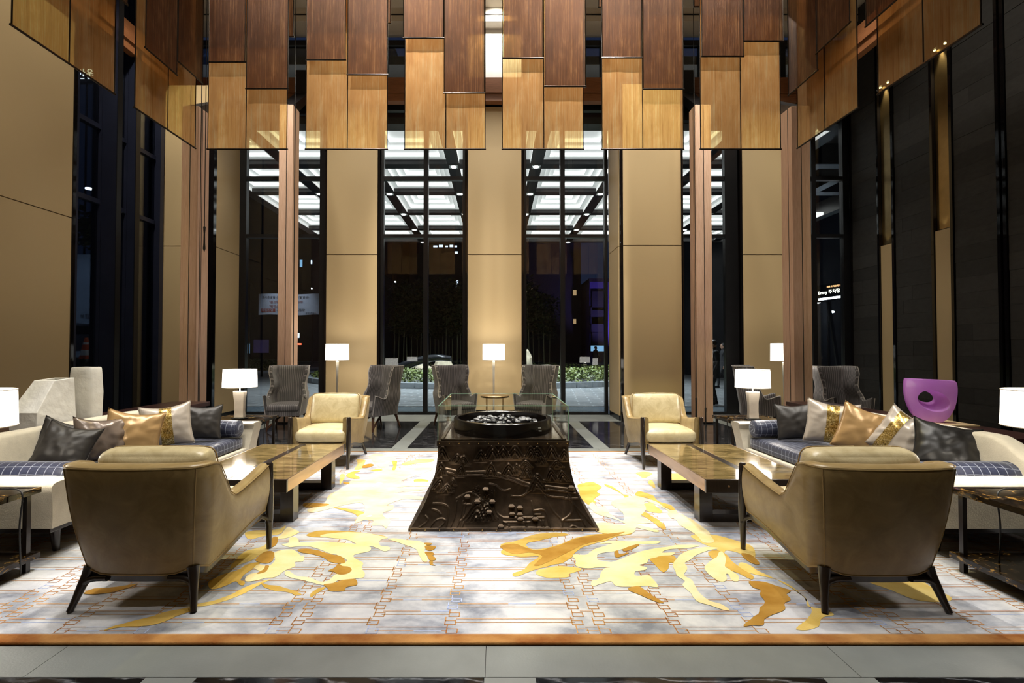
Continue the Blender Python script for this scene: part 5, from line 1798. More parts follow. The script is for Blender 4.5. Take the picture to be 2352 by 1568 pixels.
NN = 72
oo = resample(ring, 0.0, 0.21, NN)
def hole(cx, cz, a, b, rot):
    return [(cx + a * math.cos(t) * math.cos(rot) - b * math.sin(t) * math.sin(rot), cz + a * math.cos(t) * math.sin(rot) + b * math.sin(t) * math.cos(rot)) for t in [2 * PI * k / NN - rot for k in range(NN)]]
hf = hole(0.015, 0.215, 0.128, 0.102, R(-28))
hb = hole(-0.03, 0.25, 0.075, 0.055, R(-28))
D = 0.07
rows = [[(x, -D, z) for x, z in hf], [(x * .5 + a * .5, -D - .004, z * .5 + b * .5) for (x, z), (a, b) in zip(hf, oo)], [(x * .985, -D, (z - .21) * .985 + .21) for x, z in oo], [(x, -D + .012, z) for x, z in oo], [(x, D - .012, z) for x, z in oo], [(x * .985, D, (z - .21) * .985 + .21) for x, z in oo], [(x, D, z) for x, z in hb],
        [(lerp(a, c, .5), 0, lerp(b, d, .5)) for (a, b), (c, d) in zip(hf, hb)], [(x, -D, z) for x, z in hf]]
MB().loft(rows, True, False).build('body', 'purple_glass', gl, True, angle=35)
bd = bx('display_board', 4.28, 4.74, 4.62, 5.12, CT, CT + 0.014, 'wallcover', None, 0.002)
tag(bd, 'thin tan board under the purple glass sculpture', 'board')

# ================================================================== HANGING SCREENS
DC = 5.85
ZB = P(1140, 341, DC).z
ZTOP = 8.1
def mesh_sheet(w, z0, z1, seed, n=8):
    m = MB()
    k = 18
    rows = []
    for j in range(k + 1):
        z = lerp(z0, z1, j / k)
        rows.append([(lerp(0, w, i / n), 0.006 * mnoise.noise(Vector((i * .9 + seed, z * 3, seed))), z) for i in range(n + 1)])
    m.loft(rows, False, False)
    return m
def screen_obj(x, y, rz, widths, z0, mat, lab, grp, seed):
    """one hanging screen: cloth panels side by side, edge rods, one bottom bar, cables"""
    root = empty('hanging_screen', (x, y, 0), rz)
    tag(root, lab, 'screen', grp)
    cx = 0.0
    for w in widths:
        o = mesh_sheet(w - 0.012, z0, ZTOP, seed + cx).build('cloth', mat, root, True, angle=0, fix=False)
        o.location = (cx + 0.006, 0, 0)
        cx += w
    e = 0.0
    for i in range(len(widths) + 1):
        MB().tube([(e, 0, z0 - 0.004), (e, 0, ZTOP)], 0.006, 6).build('edge_rod', 'dark_rod', root, True)
        MB().tube([(e, 0, ZTOP), (e, 0, 9.05)], 0.003, 4).build('cable', 'dark_rod', root)
        if i < len(widths): e += widths[i]
    MB().tube([(-0.012, 0, z0 - 0.008), (cx + 0.012, 0, z0 - 0.008)], 0.010, 8).build('bottom_bar', 'dark_rod', root, True)
    return root
def xd(px, Y=DC): return (px - CX) / F * Y
gold = [(472, 560, 655), (699, 795, 887), (928, 1023, 1114), (1154, 1250, 1341), (1385, 1479, 1573), (1613, 1706, 1798)]
NAMES = ['leftmost', 'second', 'third', 'fourth', 'fifth', 'rightmost']
PLACE = ['leftmost in the far row', 'second from left, far row', 'third from left, far row', 'third from right, far row', 'second from right, far row', 'rightmost in the far row']
for i, (a, b, c) in enumerate(gold):
    screen_obj(xd(a), DC, 0, [xd(b) - xd(a), xd(c) - xd(b)], ZB, 'gold_mesh_cloth', 'pair of golden mesh screens, ' + PLACE[i], 'golden hanging screens', i * 3.1)
dark = [((472, 556, 141), (560, 656, 202)), ((699, 789, 136), (795, 887, 170)), ((924, 1017, 86), (1019, 1112, 212)),
        ((1157, 1248, 132), (1253, 1347, 197)), ((1386, 1478, 131), (1481, 1574, 203)), ((1618, 1714, 128), (1716, 1807, 93))]
YD = DC - 0.10
for i, pr in enumerate(dark):
    lo = max(pr, key=lambda q: q[2])
    for j, (a, b, y) in enumerate(pr):
        z = P(1140, y, YD).z
        which = 'longer' if (a, b, y) == lo else 'shorter'
        screen_obj(xd(a, YD), YD, 0, [xd(b, YD) - xd(a, YD)], z, 'brown_mesh_cloth', which + ' brown screen over the golden pair ' + PLACE[i], 'brown hanging screens', 20 + i * 2 + j)
YB3 = DC + 0.16
for i, y in ((0, 83), (1, 52), (4, 15), (5, 14)):
    a, b, c = gold[i]
    screen_obj(xd(a), YB3, 0, [xd(c) - xd(a)], P(1140, y, YB3).z, 'brown_mesh_cloth', 'brown screen sliver behind the golden pair ' + PLACE[i], 'brown hanging screens', 50 + i)
# side rows, running towards the camera
XS = (CX - 447) / (804 - 338) * (ZB - CAMZ)
for s, nm in ((-1, 'vase'), (1, 'slate')):
    for k, y0 in enumerate((4.84, 3.60)):
        x = s * XS
        screen_obj(x, y0, PI / 2, [0.49, 0.49], ZB, 'gold_mesh_cloth', 'slanting pair of golden screens by the %s wall, %s the corner' % ('beige' if s < 0 else 'slate', ('next to', 'away from')[k]), 'golden hanging screens', 60 + k + s)
def sdark(s, pxa, pya, pxb, pyb, lab, seed):
    x = s * (XS - 0.10)
    ya, yb = x / ((pxa - CX) / F), x / ((pxb - CX) / F)
    z = P(pxa, pya, ya).z
    a, b = sorted((ya, yb))
    screen_obj(x, a, PI / 2, [b - a], z, 'brown_mesh_cloth', lab, 'brown hanging screens', seed)
sdark(-1, 325, 108, 398, 174, 'slanting brown screen by the beige wall, next to the corner, nearer us', 71)
sdark(-1, 400, 138, 458, 190, 'slanting brown screen by the beige wall, touching the corner', 72)
sdark(-1, 205, -60, 280, 28, 'slanting brown screen by the beige wall whose tip only just shows', 73)
sdark(1, 1885, 160, 1818, 212, 'slanting brown screen by the slate wall, touching the corner', 74)
sdark(1, 1962, 50, 1884, 122, 'slanting brown screen by the slate wall, next to the corner, nearer us', 75)
sdark(1, 2090, -18, 2000, 60, 'slanting brown screen by the slate wall, farthest from the corner', 76)
# ================================================================== OUTSIDE
def paver():
    t = NT('night_paving')
    v = t.coord('Object', (1, 1, 1), (0, 0, 0.12))
    b = t.n('ShaderNodeTexBrick')
    b.inputs['Scale'].default_value = 1.0
    b.inputs['Brick Width'].default_value = 0.70
    b.inputs['Row Height'].default_value = 0.35
    b.inputs['Mortar Size'].default_value = 0.022
    b.inputs['Color1'].default_value = (0.16, 0.17, 0.17, 1)
    b.inputs['Color2'].default_value = (0.24, 0.25, 0.25, 1)
    b.inputs['Mortar'].default_value = (0.42, 0.44, 0.45, 1)
    t.l(v, b.inputs['Vector'])
    f = t.noise(v, 0.5, 4)
    t.base(t.mix(t.math('MULTIPLY', f, 0.5), b.outputs[0], (0.09, 0.09, 0.09)))
    t.set(Roughness=0.35)
paver()
simple('apron_stone', (0.13, 0.16, 0.18), 0.25, var=0.1)
simple('asphalt', (0.03, 0.03, 0.033), 0.7)
simple('kerb_stone', (0.22, 0.24, 0.25), 0.5)
simple('canopy_dark', (0.012, 0.011, 0.012), 0.3)
simple('canopy_white', (0.75, 0.75, 0.72), 0.5, var=0.02)
emis('coffer_glow', (1.0, 0.97, 0.90), 1.3)
emis('coffer_painted_wash', (1.0, 0.97, 0.90), 0.30)  # treads glow faintly in place of cove light washing over them
emis('downlight_glow', (1.0, 0.98, 0.95), 22)
simple('leaf_green', (0.10, 0.13, 0.025), 0.5, var=0.5, scale=1.5)
simple('leaf_dark', (0.020, 0.032, 0.012), 0.5, var=0.5, scale=1.5)
simple('bamboo_culm', (0.16, 0.17, 0.10), 0.45, var=0.2)
simple('boulder', (0.34, 0.29, 0.20), 0.75, var=0.3, scale=3, bump=0.6, bscale=6)
simple('black_granite', (0.012, 0.013, 0.015), 0.08)
simple('gravel_grey', (0.28, 0.28, 0.27), 0.8, var=0.3, scale=30)
simple('facade_dark', (0.034, 0.034, 0.038), 0.7, var=0.2, scale=1)
simple('facade_grey', (0.06, 0.065, 0.08), 0.7, var=0.2, scale=1)
simple('shop_paint', (0.10, 0.13, 0.17), 0.7, var=0.15, scale=1)
simple('facade_purple', (0.16, 0.12, 0.36), 0.7, var=0.15, scale=1)
emis('window_lit', (0.75, 0.85, 1.0), 1.6)
emis('window_warm', (1.0, 0.62, 0.28), 0.45)
emis('sign_white', (0.9, 0.95, 1.0), 5)
emis('sign_entry', (1.0, 0.93, 0.75), 5)
emis('sign_orange', (1.0, 0.5, 0.2), 3)
emis('sign_blue', (0.12, 0.25, 1.0), 2.2)
emis('sign_cyan', (0.3, 0.6, 0.9), 0.8)
emis('tail_red', (1.0, 0.08, 0.03), 6)
emis('street_glow', (0.75, 0.85, 1.0), 60)
simple('cone_orange', (0.75, 0.10, 0.02), 0.5)
simple('cone_white', (0.8, 0.8, 0.8), 0.4)
simple('banner_cloth', (0.22, 0.23, 0.26), 0.8, var=0.06)
simple('ink', (0.02, 0.02, 0.025), 0.8)
simple('ink_red', (0.16, 0.03, 0.02), 0.8)
simple('car_paint', (0.22, 0.24, 0.28), 0.2, 0.3)
simple('cloth_black', (0.008, 0.008, 0.010), 0.8)
simple('cloth_grey', (0.014, 0.014, 0.017), 0.8)
simple('skin', (0.35, 0.20, 0.13), 0.5)
simple('hair', (0.01, 0.008, 0.007), 0.4)

ground = bx('ground', -60, 60, 10.85, 120, -0.3, -0.02, 'night_paving'); tag(ground, kind='structure')
path = empty('path'); tag(path, kind='structure')
for k in range(16):
    bx('apron_slab', -8 + k * 1.0 + 0.004, -7 + k * 1.0 - 0.004, 10.85, 12.15, -0.02, -0.012, 'apron_stone', path)
bx('drain_channel', -8, 8, 12.15, 12.28, -0.02, -0.008, 'black_metal', path)
road = bx('road', -60, 60, 40, 60, -0.02, -0.01, 'asphalt'); tag(road, kind='structure')
TZ = 1.10    # the side street lies higher than the forecourt
MB().prism([(-8.2, 5), (-8.2, 10.4), (-38, 48), (-60, 48), (-60, 5)], -0.3, TZ).build('raised_street', 'asphalt', road)
bx('ground_strip', -8.2, -7.25, 5, 10.9, -0.3, -0.02, 'asphalt', road)

# ---- entrance canopy with lit coffers
can = bx('canopy', -8.95, 12.5, 11.0, 23.6, 8.2, 8.4, 'canopy_dark')
tag(can, 'dark entrance canopy with a grid of glowing stepped coffers', 'canopy')
PX, PY, ZC = 2.48, 2.475, 7.0
XC0, YC0 = -0.045, 12.81
def coffer_mesh():
    w = PX - 0.36
    steps = [(w / 2, 0.0), (w / 2 - 0.18, 0.13), (w / 2 - 0.36, 0.26), (w / 2 - 0.54, 0.39)]
    tread, riser = MB(), MB()
    for i, (h, z) in enumerate(steps):
        nh = steps[i + 1][0] if i + 1 < len(steps) else None
        z1 = z + 0.11
        rows = [[(-h, -h, z), (h, -h, z), (h, h, z), (-h, h, z)], [(-h, -h, z1), (h, -h, z1), (h, h, z1), (-h, h, z1)]]
        riser.loft(rows, True, False)
        if nh is not None:
            rows = [[(-h, -h, z1), (h, -h, z1), (h, h, z1), (-h, h, z1)], [(-nh, -nh, z1), (nh, -nh, z1), (nh, nh, z1), (-nh, nh, z1)]]
            tread.loft(rows, True, False)
            rows = [[(-nh, -nh, z1), (nh, -nh, z1), (nh, nh, z1), (-nh, nh, z1)], [(-nh, -nh, steps[i + 1][1]), (nh, -nh, steps[i + 1][1]), (nh, nh, steps[i + 1][1]), (-nh, nh, steps[i + 1][1])]]
            tread.loft(rows, True, False)
        else:
            tread.add([(-h, -h, z1), (h, -h, z1), (h, h, z1), (-h, h, z1)], [(0, 1, 2, 3)])
    return tread, riser
first = None
for iy in range(5):
    for ix in range(-5, 6):
        if ix < -3 or ix > 3 + iy * 0.7: continue
        x, y = XC0 + ix * PX, YC0 + iy * PY
        if first is None:
            tr_, ri_ = coffer_mesh()
            a = tr_.build('coffer', 'coffer_painted_wash', can)
            b = ri_.build('cove_strip', 'coffer_glow', a)
            first = (a.data, b.data)
        else:
            a = link('coffer', first[0], can)
            b = link('cove_strip', first[1], a)
        a.location = (x, y, ZC)
for ix in range(-3, 7):
    bx('canopy_beam', XC0 + (ix - 0.5) * PX - 0.18, XC0 + (ix - 0.5) * PX + 0.18, 11.0, YC0 + 4.5 * PY + 0.18, ZC - 0.02, ZC + 0.6, 'canopy_dark', can)
for iy in range(0, 6):
    bx('canopy_beam', -8.9, 12.4, YC0 + (iy - 0.5) * PY - 0.18, YC0 + (iy - 0.5) * PY + 0.18, ZC - 0.024, ZC + 0.6, 'canopy_dark', can)
dl = None
for iy in range(1, 6):
    for ix in range(-2, 5):
        x, y = XC0 + (ix - 0.5) * PX, YC0 + (iy - 0.5) * PY
        o = empty('downlight'); o.parent = can
        o.location = (x, y, ZC - 0.03)
        if dl is None:
            p = MB().box(-0.13, 0.13, -0.13, 0.13, -0.01, 0.004).build('housing', 'canopy_white', o)
            q = MB().lathe([(0.001, -0.016), (0.085, -0.016), (0.085, -0.010), (0.001, -0.010)], 16).build('lens', 'downlight_glow', o)
            dl = (p.data, q.data)
        else:
            link('housing', dl[0], o); link('lens', dl[1], o)
bx('fascia_light', -8.9, 12.4, 23.62, 23.66, 6.95, 7.02, 'coffer_glow', can)
bx('canopy_fascia', -8.95, 12.5, 23.5, 23.62, 6.9, 8.2, 'canopy_dark', can)
for xp, yp in ((-8.6, 11.3), (10.12, 22.6)):
    bx('canopy_post', xp - 0.26, xp + 0.26, yp, yp + 0.5, -0.02, 7.0, 'canopy_dark', can)
for x, y in ((-5, 15), (0, 15), (5, 15), (-4, 20), (4, 20), (0, 21)):
    spot('canopy_spot', (x, y, 6.9), (x, y + 0.3, 0), 1500 if y < 18 else 3000, 110, 0.8, 0.2, (0.88, 0.95, 1.0))

# ---- planting island
IX, IY, RX, RY = -0.6, 24.6, 9.0, 6.9
isl = empty('planter_island', (IX, IY, 0)); tag(isl, 'raised oval planting island in the forecourt, ringed by a stone kerb', 'planter')
for k in range(44):
    a0, a1 = 2 * PI * k / 44 + 0.004, 2 * PI * (k + 1) / 44 - 0.004
    ins = [(RX * 0.955 * math.cos(a), RY * 0.955 * math.sin(a)) for a in (a0, a1)]
    ou = [(RX * math.cos(a), RY * math.sin(a)) for a in (a0, a1)]
    MB().prism([ins[0], ou[0], ou[1], ins[1]], -0.02, 0.20).build('kerb_stone', 'kerb_stone', isl, bevel=0.01)
rows = []
for r in (0.955, 0.8, 0.55, 0.3, 0.02):
    rows.append([(RX * r * math.cos(2 * PI * k / 44), RY * r * math.sin(2 * PI * k / 44), 0.16 + 0.25 * (1 - r) ** 0.7) for k in range(44)])
MB().loft(rows, True, True).build('gravel_bed', 'gravel_grey', isl, True)
def leaves(n, posfn, size, mat, name, parent, seed):
    g = np.random.default_rng(seed)
    vs = np.zeros((n, 4, 3))
    for i in range(n):
        p, s = posfn(g)
        a = g.uniform(0, 2 * PI); t = g.uniform(-0.9, 0.9); l = size * s * g.uniform(0.6, 1.4)
        d = np.array([math.cos(a) * math.cos(t), math.sin(a) * math.cos(t), math.sin(t)]) * l
        w = np.array([-math.sin(a), math.cos(a), g.uniform(-.5, .5)]) * l * 0.36
        vs[i] = (p, p + d * 0.5 + w, p + d, p + d * 0.5 - w)
    me = bpy.data.meshes.new(name)
    me.from_pydata([tuple(q) for q in vs.reshape(-1, 3)], [], [(4 * i, 4 * i + 1, 4 * i + 2, 4 * i + 3) for i in range(n)])
    me.materials.append(MATS[mat])
    return link(name, me, parent)
def shrubpos(g):
    while True:
        a = g.uniform(PI * 1.02, PI * 1.98) if g.random() < 0.8 else g.uniform(0, 2 * PI)
        r = 0.96 * math.sqrt(g.uniform(0.38, 1.0))
        x, y = RX * r * math.cos(a), RY * r * math.sin(a)
        return np.array([x, y, 0.18 + g.uniform(0.0, 0.42) * min(1, (0.98 - r) * 9) + 0.05]), 1.0
o = leaves(22000, shrubpos, 0.11, 'leaf_green', 'shrub_cover', isl, 5); tag(o, kind='stuff')

def rock(px, py, Y, s, lab, mat='boulder', seed=0):
    p = P(px, py, Y)
    m = MB()
    rows = []
    for i in range(9):
        ph = PI * (i + 0.35) / 9
        row = []
        for j in range(14):
            d = Vector((math.sin(ph) * math.cos(2 * PI * j / 14), math.sin(ph) * math.sin(2 * PI * j / 14), math.cos(ph)))
            k = 1 + 0.28 * mnoise.noise(d * 1.6 + Vector((seed, 0, 0))) + 0.08 * mnoise.noise(d * 5 + Vector((seed, 3, 0)))
            row.append((d.x * s[0] * k, d.y * s[1] * k, d.z * s[2] * k))
        rows.append(row)
    m.loft(rows)
    o = m.build('boulder', mat, None, True, angle=30)
    o.location = p
    tag(o, lab, 'boulder', 'boulders on the planting island')
rock(965, 850, 23.0, (0.62, 0.5, 0.36), 'pale boulder under the black arc sculpture', seed=1)
rock(1018, 842, 23.4, (0.50, 0.4, 0.36), 'angular pale boulder below the tip of the black arc', seed=2)
rock(1203, 832, 23.2, (0.45, 0.5, 0.62), 'tall pale boulder behind the wing chair', seed=3)
rock(1258, 846, 23.5, (0.7, 0.4, 0.18), 'low flat tan boulder between the window bars', seed=4)
rock(1313, 866, 20.8, (0.24, 0.22, 0.22), 'round black stone lying in the shrubs', 'black_granite', 5)
pts = [P(880, 868, 21.4), P(912, 848, 21.3), P(945, 834, 21.2), P(980, 824, 21.1), P(1010, 821, 21.0), P(1036, 824, 20.9)]
o = MB().tube(catmull([tuple(p) for p in pts], 6, False), [0.24 - 0.004 * k for k in range(31)], 20).build('arc_sculpture', 'black_granite', None, True, angle=60)
tag(o, 'polished black tube sculpture arching over the boulders', 'sculpture')

# ---- bamboo behind the island
rb = random.Random(5)
def bamboo(px, Y, seed, lab, grp):
    x = xof(px, Y)
    root = empty('bamboo', (x, Y, 0.0))
    tag(root, lab, 'bamboo', grp)
    H = rb.uniform(5.0, 6.2)
    lean = rb.uniform(-0.25, 0.25)
    MB().tube([(0, 0, -0.02), (lean * .3, 0, H * .5), (lean, 0, H)], [0.035, 0.028, 0.008], 6).build('culm', 'bamboo_culm', root, True)
    def pos(g):
        z = g.uniform(0.45, 1.05) * H
        r = g.uniform(0, 0.75)
        a = g.uniform(0, 2 * PI)
        return np.array([lean * z / H + r * math.cos(a), r * math.sin(a) * 0.6, z]), 1
    tag(leaves(420, pos, 0.26, 'leaf_dark', 'foliage', root, seed), kind='stuff')
k = 0
for px in (905, 915, 926, 935, 945, 959, 966, 984, 990, 1000, 1008, 1016, 1024, 1032, 1040, 1050, 1058, 1066):
    bamboo(px, 33 + rb.uniform(-1, 1.5), 100 + k, 'slender bamboo in the grove seen between the two inner wing chairs', 'bamboo in the dark grove'); k += 1
for px in (1208, 1216, 1226, 1238, 1250, 1262):
    bamboo(px, 33 + rb.uniform(-1, 1.5), 100 + k, 'slender bamboo in the clump behind the tall pale boulder', 'bamboo behind the boulder'); k += 1

# ---- buildings
def building(name, x0, x1, y0, y1, h, mat, lab, wins):
    b = empty(name, ((x0 + x1) / 2, y0, 0)); tag(b, lab, 'building')
    w = (x1 - x0) / 2
    bx('walls', -w, w, 0, y1 - y0, -0.02, h, mat, b)
    bx('parapet', -w - 0.1, w + 0.1, -0.1, y1 - y0 + .1, h, h + 0.4, 'facade_dark', b)
    for (px, py, ww, hh, m) in wins:
        p = P(px, py, y0)
        ww *= 0.45 if m != 'facade_dark' else 0.9; hh *= 0.5 if m != 'facade_dark' else 0.9
        f = bx('window', -0.5 * ww, 0.5 * ww, -0.06, 0.05, -0.5 * hh, 0.5 * hh, 'black_metal', b)
        f.location = (p.x - (x0 + x1) / 2, 0, p.z)
        bx('pane', -0.42 * ww, 0.42 * ww, -0.075, -0.055, -0.42 * hh, 0.42 * hh, m, f)
    return b
building('office_tower', xof(560, 62), xof(900, 62), 62, 80, 42, 'facade_dark', 'dark office tower with a few lit windows behind the banner',
         [(594, 425, 1.6, .8, 'window_lit'), (610, 421, 1.2, .8, 'window_lit'), (598, 452, 1.6, .7, 'window_lit'), (615, 455, .8, .7, 'window_lit'), (705, 470, .7, .7, 'window_lit'), (716, 460, .7, .5, 'window_lit'),
          (692, 605, .9, 2.2, 'sign_cyan'), (716, 602, .5, 1.2, 'window_lit'), (571, 800, 1.0, 3.0, 'sign_cyan'), (685, 770, 1.0, 1.5, 'window_lit')])
building('apartment_block', xof(940, 70), xof(1180, 70), 70, 88, 30, 'facade_dark', 'distant dark block with a short row of lit windows above the bamboo',
         [(1000, 566, 1.6, .6, 'window_lit'), (1013, 565, 1.6, .8, 'window_lit'), (1026, 566, 1.0, .5, 'window_lit'), (1037, 565, 1.4, .8, 'window_lit'), (1047, 566, 1.0, .6, 'window_lit'), (1048, 580, 1.2, .8, 'window_lit'),
          (1050, 652, 1.0, 2.6, 'window_lit'), (1025, 672, 6.0, 3.4, 'facade_grey')])
building('shop_building', xof(1195, 58), xof(1335, 58), 58, 70, 22, 'facade_dark', 'dark shop building with warm balconies seen through the middle right window',
         [(1214, 668, 2.6, 1.4, 'window_warm'), (1320, 672, 1.1, 1.6, 'window_warm'), (1320, 738, .9, 1.4, 'window_warm'), (1214, 684, 2.2, .4, 'window_warm')])
building('purple_building', xof(1355, 56), xof(1440, 56), 56, 70, 9.6, 'facade_purple', 'purple lit building with dark windows beside the return wall',
         [(1374, 690, 2.0, 3.0, 'facade_dark'), (1374, 725, 2.4, 2.6, 'facade_dark'), (1374, 745, 2.2, 2.4, 'facade_dark'), (1376, 778, 2.2, 2.0, 'facade_dark'), (1372, 800, 4.2, 1.6, 'sign_cyan')])
building('side_building', xof(1500, 50), xof(1800, 50), 50, 62, 30, 'facade_dark', 'dark building with a blue light strip behind the walkers',
         [(1579, 782, 1.6, .5, 'sign_blue'), (1578, 720, 1.4, .5, 'sign_blue'), (1582, 815, .8, .5, 'window_warm'), (1588, 825, .8, .4, 'window_warm')])
building('car_park_ramp', 11.5, 26, 25, 40, 14, 'facade_dark', 'dark stone mass of the car park ramp behind the entry sign', [])
building('tree_street_block', -60, -46, 16, 47, 20, 'facade_grey', 'grey wall of a building across the street beyond the left windows', [])
spot('purple_wash', (15.5, 51, 0.8), (13.2, 56, 7.0), 2600, 75, 0.9, 0.3, (0.35, 0.25, 1.0))

# ---- banner
p0, p1 = P(594, 675, 30), P(733, 723, 30)
bn = empty('protest_banner', ((p0.x + p1.x) / 2, 30, (p0.z + p1.z) / 2)); tag(bn, 'white cloth banner with Korean writing strung up outside', 'banner')
bw, bh = (p1.x - p0.x), (p0.z - p1.z)
rows = [[(lerp(-bw / 2, bw / 2, i / 16), 0.015 * math.sin(i * 1.3 + j * .6), lerp(-bh / 2, bh / 2, j / 6) + 0.03 * math.sin(i * .5)) for i in range(17)] for j in range(7)]
MB().loft(rows, False, False).build('cloth', 'banner_cloth', bn, True, angle=0)
def ln(t, x, z, s, m, al='LEFT'):
    text('lettering', t, s, (x, -0.03, z), (PI / 2, 0, 0), m, bn, 0.003, al)
ln('포시즌호텔 신축공사로 건물 균열 발생!', -bw * .44, bh * .33, .185, 'ink')
ln('"붕괴위험" 대책을 세워라!', -bw * .32, bh * .10, .20, 'ink_red')
ln('"영업손실" 보상하라!', -bw * .32, -bh * .10, .20, 'ink_red')
bx('stamp', -bw * .45, -bw * .22, -0.026, -0.022, -bh * .36, -bh * .20, 'ink_red', bn)
ln('대림산업', -bw * .44, -bh * .28, .20, 'banner_cloth')
ln('과 시공사는 책임져라!', -bw * .20, -bh * .28, .20, 'ink')
ln('교차 건물주', bw * .46, -bh * .43, .15, 'ink', 'RIGHT')
for q in (-1, 1):
    for r in (-1, 1):
        MB().tube([(q * bw / 2, 0, r * bh / 2), (q * (bw / 2 + 0.6), 0, r * (bh / 2 + 0.9))], 0.012, 5).build('tie_rope', 'rubber', bn)
    MB().tube([(q * (bw / 2 + 0.62), 0.05, -bn.location.z - 0.02), (q * (bw / 2 + 0.62), 0.05, bh / 2 + 1.0)], 0.05, 8).build('pole', 'black_metal', bn)
spot('banner_light', (bn.location.x, 27, 7.0), tuple(bn.location), 600, 60, 0.8, 0.2, (0.8, 0.88, 1.0))

# ---- entry sign, street lamps and glints
def boxsign(name, px, py, Y, w, h, lab, roll=0.0):
    p = P(px, py, Y)
    s = empty(name, p); tag(s, lab, 'sign'); s.rotation_euler = (0, roll, 0)
    bx('case', -w / 2, w / 2, 0, 0.15, -h / 2, h / 2, 'black_metal', s)
    MB().box(-0.05, 0.05, 0.05, 0.12, -p.z - 0.02, -h / 2).build('post', 'black_metal', s)
    return s
es = boxsign('entry_sign', 1904, 672, 17, 0.86, 0.62, 'glowing car park entry sign seen through the window by the slate wall', -0.13)
text('lettering', 'Entry 주차장', 0.155, (0, -0.01, 0.03), (PI / 2, 0, 0), 'sign_entry', es, 0.003)
text('lettering', '지하 주차장 입구', 0.075, (0.20, -0.01, 0.21), (PI / 2, 0, 0), 'sign_orange', es, 0.003)
bx('light_bar', -0.42, 0.42, -0.01, 0.0, -0.24, -0.16, 'sign_white', es)
ns = boxsign('rooftop_sign', 198, 172, 30, 1.9, 1.1, 'white glowing rooftop lettering caught at the tip of a golden screen')
text('lettering', '반원', 0.75, (0.0, -0.02, 0), (PI / 2, 0, R(0)), 'sign_white', ns, 0.003)

def street_lamp(px, py, Y, lab, r=0.12):
    p = P(px, py, Y)
    s = empty('street_lamp', (p.x, p.y + 0.25, 0)); tag(s, lab, 'street lamp')
    MB().tube([(0, 0, -0.02), (0, 0, p.z + 0.1)], [0.09, 0.05], 8).build('pole', 'black_metal', s)
    MB().lathe([(0.001, -0.06), (r, -0.03), (r, 0.02), (0.001, 0.06)], 12, (0, -0.25, p.z)).build('lamp_head', 'street_glow', s)
    MB().tube([(0, 0, p.z + 0.1), (0, -0.25, p.z + 0.06)], 0.03, 6).build('arm', 'black_metal', s)
street_lamp(206, 433, 23, 'bright street lamp glaring through the left window', 0.16)
street_lamp(908, 647, 45, 'small bright lamp above the bamboo in the middle left window', 0.12)
street_lamp(1879, 694, 23.5, 'small lamp glowing just below the entry sign', 0.10)
street_lamp(1911, 716, 24, 'small oval lamp low beside the entry sign', 0.10)
street_lamp(1647, 725, 44, 'tiny white lamp above the walkers', 0.08)
street_lamp(716, 662, 48, 'tiny white lamp just above the banner', 0.06)

# ---- street scene beyond the left windows
tc = empty('traffic_cone', (P(198, 840, 11.6).x, 11.6, TZ)); tag(tc, 'orange traffic cone with white reflective bands outside the left window', 'traffic cone')
Yk = tc.location.y
hk = P(199, 775, Yk).z - TZ
def cr(t): return lerp(0.19, 0.035, t)
for a, b, m in ((0.03, .34, 'cone_orange'), (.34, .54, 'cone_white'), (.54, .74, 'cone_orange'), (.74, .82, 'cone_white'), (.82, 1.0, 'cone_orange')):
    MB().lathe([(0.001, a * hk), (cr(a) * hk / .75, a * hk), (cr(b) * hk / .75, b * hk), (0.001, b * hk)], 20).build('cone_band', m, tc, True, angle=40)
bx('foot', -0.26, 0.26, -0.26, 0.26, 0, 0.03, 'rubber', tc)
hg = empty('hedge', (P(190, 840, 10.6).x - 0.3, 10.6, TZ)); tag(hg, 'low clipped hedge beside the traffic cone', 'hedge')
def hp(g): return np.array([g.uniform(-0.7, 0.6), g.uniform(-.3, .3), g.uniform(-0.02, 0.10)]), 1
tag(leaves(1800, hp, 0.10, 'leaf_dark', 'foliage', hg, 77), kind='stuff')

car = empty('parked_car', (P(150, 790, 20).x, 20, TZ)); tag(car, 'silver car parked across the street beyond the left window', 'car')
prof = [(-2.2, .35), (-2.25, .75), (-2.0, .92), (-1.2, 1.0), (-.55, 1.42), (1.0, 1.46), (1.75, 1.02), (2.2, .95), (2.28, .55), (2.2, .35)]
MB().prism(catmull(prof, 3), 0.0, 1.7, 'y').build('body', 'car_paint', car, True, angle=40)
MB().prism([(-.95, 1.03), (-.5, 1.36), (.2, 1.39), (.2, 1.03)], -0.01, 1.71, 'y').build('side_window', 'black_gloss', car)
MB().prism([(.28, 1.03), (.28, 1.39), (.95, 1.38), (1.45, 1.03)], -0.01, 1.71, 'y').build('side_window', 'black_gloss', car)
for x in (-1.4, 1.4):
    for y in (0.02, 1.48):
        w = MB().lathe([(0.001, 0), (0.33, 0), (0.33, 0.2), (0.001, 0.2)], 20).build('wheel', 'rubber', car, True)
        w.rotation_euler = (-PI / 2, 0, 0); w.location = (x, y, 0.33)
for px, py, Y, r, m, lab in ((259, 683, 30, 0.45, 'sign_cyan', 'round blue street sign high on the left'), (264, 735, 30, 0.40, 'sign_white', 'round white glowing shop sign on the left')):
    p = P(px, py, Y)
    s = empty('round_sign', (p.x, p.y, 0)); tag(s, lab, 'sign')
    MB().tube([(0, 0.1, -0.02), (0, 0.1, p.z + r)], 0.05, 8).build('post', 'black_metal', s)
    d = MB().lathe([(0.001, -0.05), (r, -0.05), (r, 0.05), (0.001, 0.05)], 24).build('disc', m, s)
    d.rotation_euler = (PI / 2, 0, 0); d.location = (0, 0, p.z)
